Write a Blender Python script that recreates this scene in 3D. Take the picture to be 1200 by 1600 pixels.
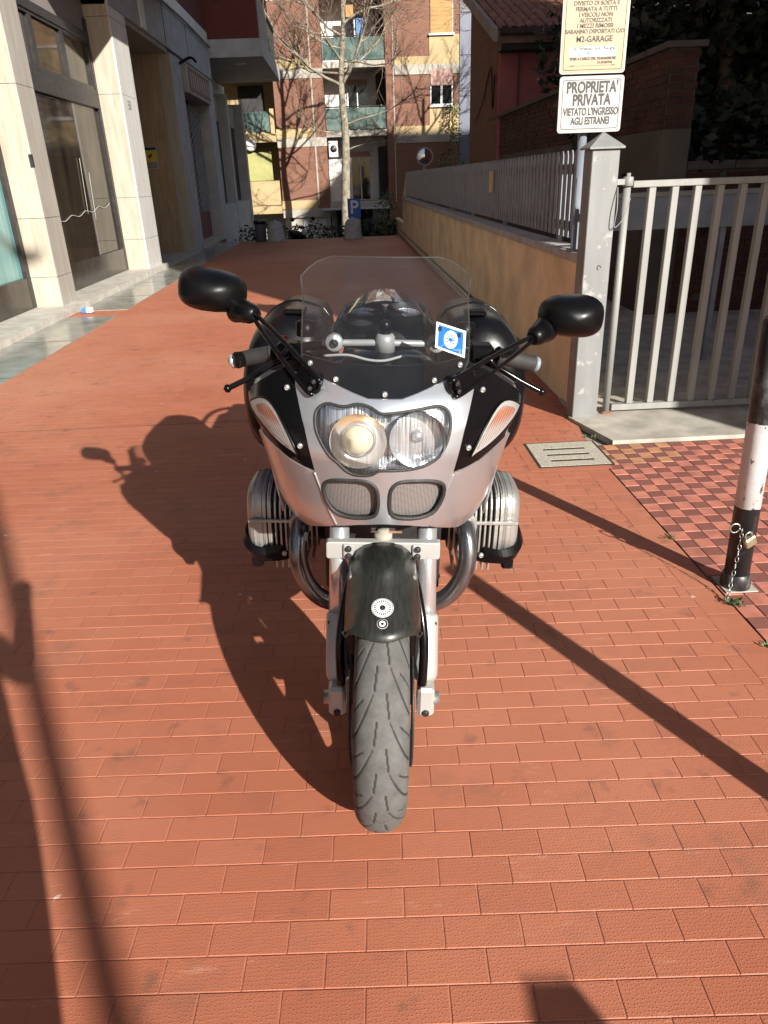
import bpy, bmesh, math, random
from mathutils import Vector, Matrix, geometry
random.seed(7)
R = math.radians
for o in list(bpy.data.objects): bpy.data.objects.remove(o)
scn = bpy.context.scene
COL = scn.collection

# ------------------------------------------------------------------ camera
CAM_H = 1.45
RX = ((0.99831249, -0.05096594, 0.02783257), (-0.04659236, -0.41692127, 0.90774766), (-0.03466022, -0.90751261, -0.41859233))
cd = bpy.data.cameras.new('camera'); cam = bpy.data.objects.new('camera', cd); COL.objects.link(cam)
cd.sensor_fit = 'VERTICAL'; cd.sensor_height = 36; cd.lens = 1130 / 1600 * 36
cd.clip_start = 0.05; cd.clip_end = 2000
cam.matrix_world = Matrix(((RX[0][0], -RX[0][1], -RX[0][2], 0), (RX[1][0], -RX[1][1], -RX[1][2], 0), (RX[2][0], -RX[2][1], -RX[2][2], CAM_H), (0, 0, 0, 1)))
scn.camera = cam
cy = scn.cycles; cy.max_bounces = 7; cy.diffuse_bounces = 3; cy.glossy_bounces = 3; cy.transparent_max_bounces = 10
# ------------------------------------------------------------------ sky, sun, exposure
SUN = Vector((0.428, -0.805, 0.4115)).normalized()
EL = math.asin(SUN.z)
wd = bpy.data.worlds.new('World'); scn.world = wd; wd.use_nodes = True
nt = wd.node_tree; bg = nt.nodes['Background']
sky = nt.nodes.new('ShaderNodeTexSky'); sky.sky_type = 'NISHITA'; sky.sun_disc = False
sky.sun_elevation = EL; sky.sun_rotation = math.atan2(SUN.x, SUN.y)
nt.links.new(sky.outputs[0], bg.inputs[0]); bg.inputs[1].default_value = 0.05
ld = bpy.data.lights.new('sun', 'SUN'); sun = bpy.data.objects.new('sun', ld); COL.objects.link(sun)
ld.energy = 5.0; ld.angle = R(0.53); ld.color = (1.0, 0.95, 0.87)
sun.rotation_euler = SUN.to_track_quat('Z', 'Y').to_euler(); sun.location = (20, -40, 30)
vs = scn.view_settings; vs.view_transform = 'Standard'; vs.look = 'None'; vs.exposure = 0.97; vs.gamma = 1; vs.use_curve_mapping = False

# ------------------------------------------------------------------ materials
class NT:
    def __init__(s, name):
        s.m = bpy.data.materials.new(name); s.m.use_nodes = True
        s.t = s.m.node_tree; s.n = s.t.nodes; s.b = s.n['Principled BSDF']; s.out = s.n['Material Output']
    def new(s, kind, **kw):
        n = s.n.new('ShaderNode' + kind)
        for k, v in kw.items(): setattr(n, k, v)
        return n
    def lk(s, a, b): s.t.links.new(a, b)
    def val(s, x):
        n = s.new('Value'); n.outputs[0].default_value = x; return n.outputs[0]
    def math(s, op, a, b=None, clamp=False):
        n = s.new('Math', operation=op); n.use_clamp = clamp
        for i, x in enumerate((a, b)):
            if x is None: continue
            if isinstance(x, (int, float)): n.inputs[i].default_value = x
            else: s.lk(x, n.inputs[i])
        return n.outputs[0]
    def pos(s, scale=(1, 1, 1), rot=(0, 0, 0), obj=False):
        if obj: c = s.new('TexCoord').outputs['Object']
        else: c = s.new('NewGeometry').outputs['Position']
        m = s.new('Mapping'); m.inputs['Scale'].default_value = scale; m.inputs['Rotation'].default_value = rot
        s.lk(c, m.inputs[0]); return m.outputs[0]
    def noise(s, vec, scale, detail=4, rough=.55):
        n = s.new('TexNoise'); n.inputs['Scale'].default_value = scale; n.inputs['Detail'].default_value = detail; n.inputs['Roughness'].default_value = rough
        if vec is not None: s.lk(vec, n.inputs['Vector'])
        return n.outputs['Fac']
    def ramp(s, fac, *stops, interp='LINEAR'):
        n = s.new('ValToRGB'); e = n.color_ramp.elements; n.color_ramp.interpolation = interp
        while len(e) < len(stops): e.new(0.5)
        for i, (p, c) in enumerate(stops):
            e[i].position = p
            if isinstance(c, (int, float)): c = (c, c, c)
            e[i].color = (*c, 1)
        s.lk(fac, n.inputs[0]); return n.outputs[0]
    def mix(s, fac, a, b, blend='MIX'):
        n = s.new('Mix', data_type='RGBA', blend_type=blend)
        for i, x in ((0, fac), (6, a), (7, b)):
            if isinstance(x, (int, float)): n.inputs[i].default_value = x
            elif isinstance(x, tuple): n.inputs[i].default_value = (*x, 1)
            else: s.lk(x, n.inputs[i])
        return n.outputs[2]
    def bump(s, h, strength=.3, dist=.01, normal=None):
        n = s.new('Bump'); n.inputs['Strength'].default_value = strength; n.inputs['Distance'].default_value = dist
        s.lk(h, n.inputs['Height'])
        if normal is not None: s.lk(normal, n.inputs['Normal'])
        return n.outputs[0]
    def set(s, **kw):
        names = dict(col='Base Color', rough='Roughness', metal='Metallic', nor='Normal', coat='Coat Weight', spec='Specular IOR Level', trans='Transmission Weight', ecol='Emission Color', estr='Emission Strength', ior='IOR', coatr='Coat Roughness')
        for k, x in kw.items():
            i = s.b.inputs[names[k]]
            if isinstance(x, (int, float)): i.default_value = x
            elif isinstance(x, tuple): i.default_value = (*x, 1)
            else: s.lk(x, i)
        return s.m

def simple(name, col, rough=.5, metal=0., var=.25, scale=8., bump=.1, bscale=60., obj=False, **kw):
    n = NT(name); v = n.pos(obj=obj)
    f = n.noise(v, scale, 3)
    lo = tuple(c * (1 - var) for c in col); hi = tuple(min(1, c * (1 + var)) for c in col)
    n.set(col=n.ramp(f, (.3, lo), (.7, hi)), rough=n.math('ADD', n.math('MULTIPLY', n.noise(v, scale * 3), .25), rough - .12), metal=metal, **kw)
    if bump: n.set(nor=n.bump(n.noise(v, bscale, 3), bump, .004))
    return n.m

def m_tile():
    n = NT('terracotta_tile'); p = n.new('NewGeometry').outputs['Position']
    mp = n.new('Mapping'); mp.vector_type = 'POINT'; mp.inputs['Rotation'].default_value = (0, 0, R(2.06)); n.lk(p, mp.inputs[0])
    sx = n.new('SeparateXYZ'); n.lk(mp.outputs[0], sx.inputs[0])
    row = n.math('FLOOR', n.math('DIVIDE', n.math('SUBTRACT', sx.outputs[1], TILE_T0), TILE_P))
    par = n.math('MODULO', n.math('ADD', row, 1000.0), 2.0)
    colm = n.math('FLOOR', n.math('DIVIDE', n.math('ADD', n.math('SUBTRACT', sx.outputs[0], TILE_S0), n.math('MULTIPLY', par, TILE_L / 2)), TILE_L))
    cb = n.new('CombineXYZ'); n.lk(colm, cb.inputs[0]); n.lk(row, cb.inputs[1])
    wn = n.new('TexWhiteNoise'); n.lk(cb.outputs[0], wn.inputs['Vector'])
    base = n.ramp(wn.outputs['Value'], (0, (.345, .108, .058)), (.35, (.37, .119, .064)), (.75, (.385, .127, .070)), (1, (.405, .138, .079)))
    big = n.noise(p, 1.3, 3, .6); base = n.mix(n.math('MULTIPLY', big, .5), base, (.42, .155, .088))
    dust = n.ramp(n.noise(p, .42, 3, .55), (.42, 0.0), (.66, .75)); base = n.mix(dust, base, (.47, .205, .125))
    grime = n.ramp(n.noise(p, 4.0, 4, .65), (.54, 0.0), (.74, 1.0))
    base = n.mix(n.math('MULTIPLY', grime, .5), base, (.20, .10, .072))
    dark = n.ramp(n.noise(p, 9.0, 4, .5), (.63, 0.0), (.75, 1.0)); base = n.mix(n.math('MULTIPLY', dark, .6), base, (.12, .07, .055))
    scuff = n.ramp(n.noise(n.pos((3.0, 14.0, 1), (0, 0, .25)), 1.2, 5, .75), (.62, 0.0), (.72, 1.0))
    base = n.mix(n.math('MULTIPLY', scuff, .6), base, (.56, .32, .23))
    sp = n.ramp(n.noise(p, 17, 2, .4), (.775, 0.0), (.79, 1.0)); base = n.mix(n.math('MULTIPLY', sp, .7), base, (.60, .50, .44))
    vo = n.new('TexVoronoi'); vo.voronoi_dimensions = '2D'; vo.inputs['Scale'].default_value = 118; vo.inputs['Randomness'].default_value = .5; n.lk(p, vo.inputs['Vector'])
    dot = n.ramp(vo.outputs['Distance'], (.05, 1.0), (.22, 0.0))
    base = n.mix(n.math('MULTIPLY', dot, .14), base, (.5, .24, .16))
    b1 = n.bump(dot, .5, .0015); b2 = n.bump(n.noise(p, 220, 3), .25, .0012, b1); b3 = n.bump(n.noise(p, 26, 3), .18, .004, b2)
    n.set(col=base, rough=n.math('ADD', n.math('MULTIPLY', big, .2), .5), nor=b3, spec=.35)
    return n.m
TILE_L, TILE_P, TILE_S0, TILE_T0 = .1645, .0735, .005, .905

def m_travertine(name, a, b, c, rough=.5):
    n = NT(name); p = n.pos((9, 9, 1.1)); q = n.pos((1, 1, 1))
    f = n.noise(p, 1.6, 7, .6); col = n.ramp(f, (.25, a), (.5, b), (.72, c))
    pit = n.ramp(n.noise(n.pos((30, 30, 9)), 1.5, 4, .7), (.30, 1.0), (.40, 0.0))
    col = n.mix(n.math('MULTIPLY', pit, .55), col, tuple(x * .45 for x in a))
    col = n.mix(n.math('MULTIPLY', n.noise(q, 1.1, 5), .35), col, b)
    n.set(col=col, rough=rough, nor=n.bump(n.math('SUBTRACT', n.noise(q, 90, 4), pit), .35, .004)); return n.m

def m_brick(name, c1, c2, mortar, scale=1.0, axis='XZ', squash=1.0):
    n = NT(name); rot = {'XZ': (R(90), 0, 0), 'YZ': (R(90), 0, R(90))}[axis]
    g = n.new('NewGeometry').outputs['Position']; sx = n.new('SeparateXYZ'); n.lk(g, sx.inputs[0])
    cb = n.new('CombineXYZ'); n.lk(sx.outputs[0 if axis == 'XZ' else 1], cb.inputs[0]); n.lk(sx.outputs[2], cb.inputs[1])
    br = n.new('TexBrick'); n.lk(cb.outputs[0], br.inputs['Vector'])
    br.inputs['Color1'].default_value = (*c1, 1); br.inputs['Color2'].default_value = (*c2, 1); br.inputs['Mortar'].default_value = (*mortar, 1)
    br.inputs['Scale'].default_value = scale; br.inputs['Mortar Size'].default_value = .008; br.inputs['Brick Width'].default_value = .26; br.inputs['Row Height'].default_value = .075
    col = n.mix(n.math('MULTIPLY', n.noise(g, .9, 6), .5), br.outputs['Color'], tuple(x * .75 for x in c1))
    n.set(col=col, rough=.85, nor=n.bump(n.math('SUBTRACT', n.noise(g, 60, 3), br.outputs['Fac']), .5, .006)); return n.m

def m_glass(name, tint, gloss=.03, refl=1.0, dirt=.0):
    n = NT(name); tr = n.new('BsdfTransparent'); tr.inputs[0].default_value = (*tint, 1)
    gl = n.new('BsdfGlossy'); gl.inputs['Roughness'].default_value = gloss
    fr = n.new('Fresnel'); fr.inputs[0].default_value = 1.45
    f = n.math('MULTIPLY', fr.outputs[0], refl)
    mx = n.new('MixShader'); n.lk(f, mx.inputs[0]); n.lk(tr.outputs[0], mx.inputs[1]); n.lk(gl.outputs[0], mx.inputs[2])
    last = mx.outputs[0]
    if dirt:
        df = n.new('BsdfDiffuse'); df.inputs[0].default_value = (.6, .6, .6, 1)
        m2 = n.new('MixShader'); n.lk(n.math('MULTIPLY', n.noise(n.pos((1, 1, 1)), 12, 5), dirt), m2.inputs[0]); n.lk(last, m2.inputs[1]); n.lk(df.outputs[0], m2.inputs[2]); last = m2.outputs[0]
    n.lk(last, n.out.inputs[0]); return n.m

def m_chipped(name, col, under, amt=.62, rough=.45, scale=14):
    n = NT(name); p = n.pos(); f = n.ramp(n.noise(p, scale, 7, .68), (amt, 0.0), (amt + .03, 1.0))
    s = n.ramp(n.noise(n.pos((6, 6, .8)), 2.5, 5), (.3, tuple(x * .78 for x in col)), (.7, col))
    n.set(col=n.mix(f, s, under), rough=rough, nor=n.bump(n.math('SUBTRACT', n.noise(p, 40, 3), f), .25, .002)); return n.m

def m_bollard():
    n = NT('bollard_paint'); tc = n.new('NewGeometry'); sx = n.new('SeparateXYZ'); n.lk(tc.outputs['Position'], sx.inputs[0])
    z = n.math('ADD', sx.outputs[2], n.math('MULTIPLY', n.math('SUBTRACT', n.noise(n.pos(), 30, 3), .5), .012))
    white = n.math('MULTIPLY', n.math('GREATER_THAN', z, .335), n.math('LESS_THAN', z, .65))
    chip = n.ramp(n.noise(n.pos((1, 1, .6)), 22, 7, .7), (.585, 0.0), (.605, 1.0))
    wcol = n.mix(chip, n.ramp(n.noise(n.pos(), 9, 5), (.3, (.46, .46, .46)), (.7, (.58, .58, .575))), (.06, .06, .06))
    bcol = n.mix(n.ramp(n.noise(n.pos((1, 1, .5)), 16, 7, .7), (.50, 0.0), (.66, .85)), (.014, .015, .017), (.12, .125, .13))
    n.set(col=n.mix(white, bcol, wcol), rough=.42, nor=n.bump(n.noise(n.pos(), 60, 4), .3, .002)); return n.m

def m_checker_ribbed():
    n = NT('ribbed_tile'); p = n.new('NewGeometry').outputs['Position']; sx = n.new('SeparateXYZ'); n.lk(p, sx.inputs[0])
    w = n.math('SINE', n.math('MULTIPLY', sx.outputs[0], 2 * math.pi / .0068)); w = n.ramp(w, (.30, 0.0), (.55, 1.0))
    base = n.ramp(n.noise(p, 11, 5), (.3, (.26, .09, .065)), (.7, (.37, .14, .10)))
    n.set(col=n.mix(w, (.17, .068, .054), base), rough=.7, nor=n.bump(w, .8, .003)); return n.m

M = {}
M['tile'] = m_tile()
M['joint'] = simple('tile_joint', (.33, .12, .075), .8, 0, .3, 20, .2)
M['asphalt'] = simple('asphalt', (.06, .06, .062), .85, 0, .25, 6, .4)
M['marble'] = simple('grey_marble', (.25, .245, .215), .2, 0, .28, 3.5, .05)
M['sill'] = simple('pale_stone', (.46, .43, .38), .6, 0, .2, 6, .15)
M['trav_rough'] = m_travertine('rough_travertine', (.29, .25, .195), (.385, .34, .27), (.45, .41, .34), .7)
M['trav_smooth'] = m_travertine('smooth_travertine', (.28, .255, .22), (.35, .325, .285), (.41, .385, .345), .45)
M['trav_pale'] = m_travertine('pale_travertine', (.42, .40, .37), (.54, .52, .49), (.62, .60, .57), .45)
M['trav_brown'] = m_travertine('brown_travertine', (.22, .15, .085), (.36, .265, .165), (.44, .345, .235), .6)
M['plaster_grey'] = simple('grey_plaster', (.42, .42, .43), .8, 0, .15, 3, .15)
M['plaster_tan'] = simple('tan_plaster', (.72, .58, .37), .85, 0, .22, 2.2, .2, 120)
M['concrete'] = simple('concrete', (.36, .335, .285), .85, 0, .3, 5, .3)
M['coping'] = simple('coping_concrete', (.36, .355, .345), .8, 0, .2, 9, .25)
M['frame_dark'] = simple('dark_bronze_frame', (.035, .032, .032), .4, .3, .3, 10, .05)
M['panel_dark'] = simple('dark_bronze_panel', (.045, .037, .03), .22, .2, .4, 4, .03)
M['taupe'] = simple('taupe_panel', (.22, .19, .18), .6, 0, .12, 2, .05)
n = NT('dark_shop_glass'); n.set(col=n.ramp(n.noise(n.pos((2.2, 2.2, .35)), 1.3, 5), (.3, (.012, .010, .009)), (.7, (.05, .036, .024))), rough=.05, spec=.4); M['shop_glass'] = n.m
n = NT('teal_curtain'); w = n.noise(n.pos((1, 26, .4)), 1.0, 4); n.set(col=n.ramp(w, (.3, (.07, .22, .23)), (.7, (.22, .42, .42))), rough=.45, coat=.7); M['curtain'] = n.m
M['brick_far'] = m_brick('far_brick', (.215, .095, .06), (.17, .075, .05), (.22, .14, .10), 1.0)
M['brick_left'] = m_brick('left_brick', (.17, .035, .025), (.12, .028, .022), (.10, .05, .04), 1.0)
M['brick_left_side'] = m_brick('left_brick_side', (.17, .035, .025), (.12, .028, .022), (.10, .05, .04), 1.0, 'YZ')
M['cream'] = simple('cream_render', (.40, .30, .16), .85, 0, .12, 1.5, .1)
M['offwhite'] = simple('offwhite_render', (.36, .33, .28), .85, 0, .15, 1.5, .1)
M['white'] = simple('white_paint', (.72, .71, .69), .55, 0, .08, 5, .03)
M['yellowgreen'] = simple('yellow_green_awning', (.32, .31, .12), .8, 0, .15, 2, .1)
M['shutter_orange'] = simple('orange_shutter', (.36, .20, .06), .6, 0, .12, 3, .1)
M['shutter_pink'] = simple('faded_pink_shutter', (.42, .25, .21), .6, 0, .12, 3, .1)
M['dark_room'] = simple('dark_interior', (.02, .018, .018), .6, 0, .3, 3, 0)
n = NT('window_glass'); n.set(col=(.012, .014, .016), rough=.04, spec=.6); M['pane'] = n.m
n = NT('green_balcony_glass'); n.set(col=n.ramp(n.noise(n.pos(), 1.6, 4), (.35, (.035, .07, .062)), (.65, (.15, .20, .18))), rough=.15, spec=.5); M['green_glass'] = n.m
M['pink'] = simple('pink_plaster', (.36, .115, .12), .85, 0, .18, 1.2, .15)
M['brick_house'] = m_brick('house_brick', (.26, .12, .05), (.18, .085, .04), (.2, .13, .08), 1.0, 'YZ')
M['roof_tile'] = simple('roof_tile_clay', (.30, .13, .075), .8, 0, .4, 5, .3)
M['clad'] = simple('blue_grey_cladding', (.12, .13, .165), .5, .2, .12, 1.2, .03)
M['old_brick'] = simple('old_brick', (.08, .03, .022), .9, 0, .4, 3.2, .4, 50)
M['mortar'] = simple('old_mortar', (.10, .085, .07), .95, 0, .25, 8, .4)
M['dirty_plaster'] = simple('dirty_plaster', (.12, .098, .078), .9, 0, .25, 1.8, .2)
M['fence'] = simple('grey_fence_paint', (.195, .22, .255), .5, .1, .18, 6, .1)
M['gate'] = m_chipped('gate_paint', (.27, .27, .255), (.16, .09, .055), .66, .5, 10)
M['post'] = m_chipped('post_paint', (.21, .218, .217), (.29, .29, .275), .58, .5, 7)
M['rust'] = simple('rust', (.22, .11, .06), .85, 0, .4, 40, .4)
M['bollard'] = m_bollard()
M['grate'] = simple('grit_concrete', (.40, .37, .30), .9, 0, .45, 170, .6, 150)
M['chk_plain'] = simple('plain_checker_tile', (.44, .16, .11), .75, 0, .28, 9, .2)
M['chk_ribbed'] = m_checker_ribbed()
M['chk_yellow'] = simple('yellow_checker_tile', (.43, .21, .105), .75, 0, .25, 12, .2)
M['dark_gap'] = simple('dark_gap', (.02, .017, .014), .95, 0, .3, 20, 0)
M['bark'] = simple('pale_bark', (.22, .19, .145), .85, 0, .45, 6, .4, 30)
M['twig'] = simple('twig_bark', (.20, .13, .09), .85, 0, .3, 6, 0)
def m_leaf(name, a, b):
    n = NT(name); f = n.noise(n.pos(), 3.0, 4); n.set(col=n.ramp(f, (.3, a), (.7, b)), rough=.55); return n.m
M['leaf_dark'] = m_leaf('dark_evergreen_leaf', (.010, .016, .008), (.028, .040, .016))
M['leaf_green'] = m_leaf('green_leaf', (.04, .07, .02), (.10, .14, .045))
M['leaf_dry'] = m_leaf('dry_leaf', (.16, .09, .05), (.26, .16, .09))
# motorcycle
n = NT('silver_paint'); fl = n.noise(n.pos((1, 1, 1), obj=True), 900, 2)
n.set(col=n.ramp(fl, (.3, (.50, .535, .575)), (.7, (.60, .635, .675))), metal=.78, rough=.32, coat=.5, coatr=.06); M['silver'] = n.m
M['black_paint'] = simple('black_paint', (.004, .004, .0048), .16, 0, .2, 8, 0, spec=.22)
M['black_plastic'] = simple('black_plastic', (.0032, .0032, .0036), .34, 0, .3, 14, .05, 200, spec=.2)
M['black_gloss'] = simple('gloss_black', (.003, .003, .0035), .18, 0, .2, 8, 0, spec=.3)
M['grip'] = simple('grip_rubber', (.022, .021, .020), .7, 0, .2, 20, .3, 260)
M['chrome'] = simple('chrome', (.66, .68, .71), .22, .75, .06, 6, 0)
M['alu'] = simple('cast_aluminium', (.36, .355, .34), .42, .6, .18, 14, .15, 140)
M['bridge'] = simple('silver_bridge_paint', (.40, .40, .385), .4, .3, .08, 10, .03)
M['header'] = simple('blued_steel', (.22, .23, .25), .2, .9, .35, 7, .03)
M['dark_metal'] = simple('dark_engine_metal', (.03, .03, .032), .5, .4, .4, 20, .1)
n = NT('carbon_fender'); fb = n.noise(n.pos((160, 26, 26), obj=True), 1.0, 4, .7)
n.set(col=n.ramp(fb, (.35, (.008, .009, .008)), (.75, (.027, .029, .026))), rough=n.ramp(n.noise(n.pos(obj=True), 30, 4), (.3, .34), (.7, .5)), coat=.25, coatr=.2); M['carbon'] = n.m
n = NT('dusty_tyre_rubber'); at = n.new('Attribute'); at.attribute_name = 'groove'
dust = n.ramp(n.noise(n.pos(obj=True), 26, 7, .65), (.3, (.15, .148, .142)), (.5, (.23, .226, .215)), (.75, (.33, .325, .31)))
n.set(col=n.mix(at.outputs['Fac'], dust, (.018, .018, .018)), rough=.85, nor=n.bump(n.noise(n.pos(obj=True), 180, 4), .3, .002)); M['tyre'] = n.m
M['glass_screen'] = m_glass('clear_windscreen', (.84, .855, .88), .02, 1.5, .03)
M['glass_lens'] = m_glass('headlamp_glass', (.93, .93, .94), .02, 1.0, .06)
n = NT('reflector_chrome'); fr_ = n.noise(n.pos((220, 10, 14), obj=True), 1, 2); n.set(col=n.ramp(fr_, (.35, (.42, .44, .48)), (.65, (.80, .82, .86))), metal=.9, rough=.14, nor=n.bump(fr_, .3, .003)); M['reflector'] = n.m
n = NT('satin_reflector'); fw_ = n.noise(n.pos((260, 8, 8), obj=True), 1, 2); n.set(col=n.ramp(fw_, (.35, (.30, .31, .33)), (.65, (.74, .75, .77))), metal=.7, rough=.18, nor=n.bump(fw_, .5, .004)); M['reflector_rough'] = n.m
n = NT('amber_reflector'); fa = n.ramp(n.noise(n.pos((190, 1, 6), obj=True), 1, 2), (.4, (.70, .68, .64)), (.6, (.86, .84, .80))); so3 = n.new('SeparateXYZ'); n.lk(n.pos(obj=True), so3.inputs[0]); fa = n.mix(n.ramp(n.math('MULTIPLY', n.math('SUBTRACT', so3.outputs[2], .95), 20.0), (.35, 0.0), (.8, .75)), fa, (.80, .46, .14))
n.set(col=fa, metal=.65, rough=.22); M['amber'] = n.m
n = NT('lit_projector_lens'); n.set(col=(.50, .46, .35), rough=.05, spec=.8, ecol=(1, .82, .46), estr=.10); M['projector'] = n.m
n = NT('perforated_mesh'); sx_ = n.new('SeparateXYZ'); n.lk(n.pos((1, 1, 1), obj=True), sx_.inputs[0])
w1_ = n.math('SINE', n.math('MULTIPLY', n.math('ADD', sx_.outputs[0], sx_.outputs[2]), 1000)); w2_ = n.math('SINE', n.math('MULTIPLY', n.math('SUBTRACT', sx_.outputs[0], sx_.outputs[2]), 1000))
hole = n.ramp(n.math('MULTIPLY', w1_, w2_), (.0, 0.0), (.22, 1.0)); n.set(col=n.mix(hole, (.33, .30, .29), (.008, .008, .008)), metal=.3, rough=.45); M['mesh'] = n.m
n = NT('clear_lens'); n.set(col=(.38, .375, .36), rough=.12, metal=.25, nor=n.bump(n.noise(n.pos((300, 300, 300), obj=True), 1, 2), .3, .002)); M['sig_clear'] = n.m
n = NT('amber_lens'); sr = n.new('SeparateXYZ'); n.lk(n.pos(obj=True), sr.inputs[0])
rib = n.ramp(n.math('SINE', n.math('MULTIPLY', n.math('ADD', n.math('ABSOLUTE', sr.outputs[0]), n.math('MULTIPLY', sr.outputs[2], .45)), 1500)), (.3, 0.0), (.7, 1.0))
blot = n.ramp(n.math('ABSOLUTE', n.math('SUBTRACT', sr.outputs[2], .980)), (.006, .9), (.026, .06))
n.set(col=n.mix(blot, n.mix(rib, (.26, .24, .23), (.44, .41, .39)), n.mix(rib, (.26, .07, .035), (.46, .24, .15))), rough=.12, metal=.15, nor=n.bump(rib, .4, .002)); M['sig_amber'] = n.m
M['mesh_frame'] = simple('dark_rubber_frame', (.022, .022, .021), .6, 0, .3, 40, .3, 150)
M['case'] = simple('black_pannier', (.004, .004, .005), .3, 0, .2, 10, .04, 200, spec=.25)
def flat(name, col, rough=.5): return simple(name, col, rough, 0, .05, 20, 0)
M['ink'] = flat('black_ink', (.018, .018, .018)); M['ink_brown'] = flat('brown_ink', (.075, .058, .05)); M['ink_blue'] = flat('faded_blue_ink', (.07, .17, .36))
M['sign_white'] = flat('sign_white', (.385, .38, .365), .4); M['sign_cream'] = flat('sign_cream', (.40, .295, .17), .4); M['sign_blue'] = flat('sign_blue', (.02, .10, .45), .4)
M['sticker_blue'] = flat('sticker_blue', (.02, .13, .52), .35); M['sticker_white'] = flat('sticker_white', (.75, .75, .74), .4)
M['yellow'] = flat('yellow_label', (.60, .48, .03)); M['brass'] = simple('worn_brass', (.42, .36, .22), .4, .7, .25, 40, .1); M['steel'] = simple('galvanised_steel', (.40, .40, .39), .4, .8, .25, 30, .1)
M['red_plastic'] = flat('red_plastic', (.5, .03, .03)); M['skin'] = flat('skin', (.5, .3, .22)); M['cloth'] = flat('dark_cloth', (.05, .05, .07), .9)
M['shutter_red'] = simple('red_roller_shutter', (.16, .05, .045), .6, 0, .2, 3, .05); M['grille_white'] = simple('white_grille_paint', (.42, .44, .50), .5, .2, .2, 20, .05)
M['mirror'] = simple('mirror_glass', (.5, .5, .5), .08, 1., .02, 4, 0)

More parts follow.
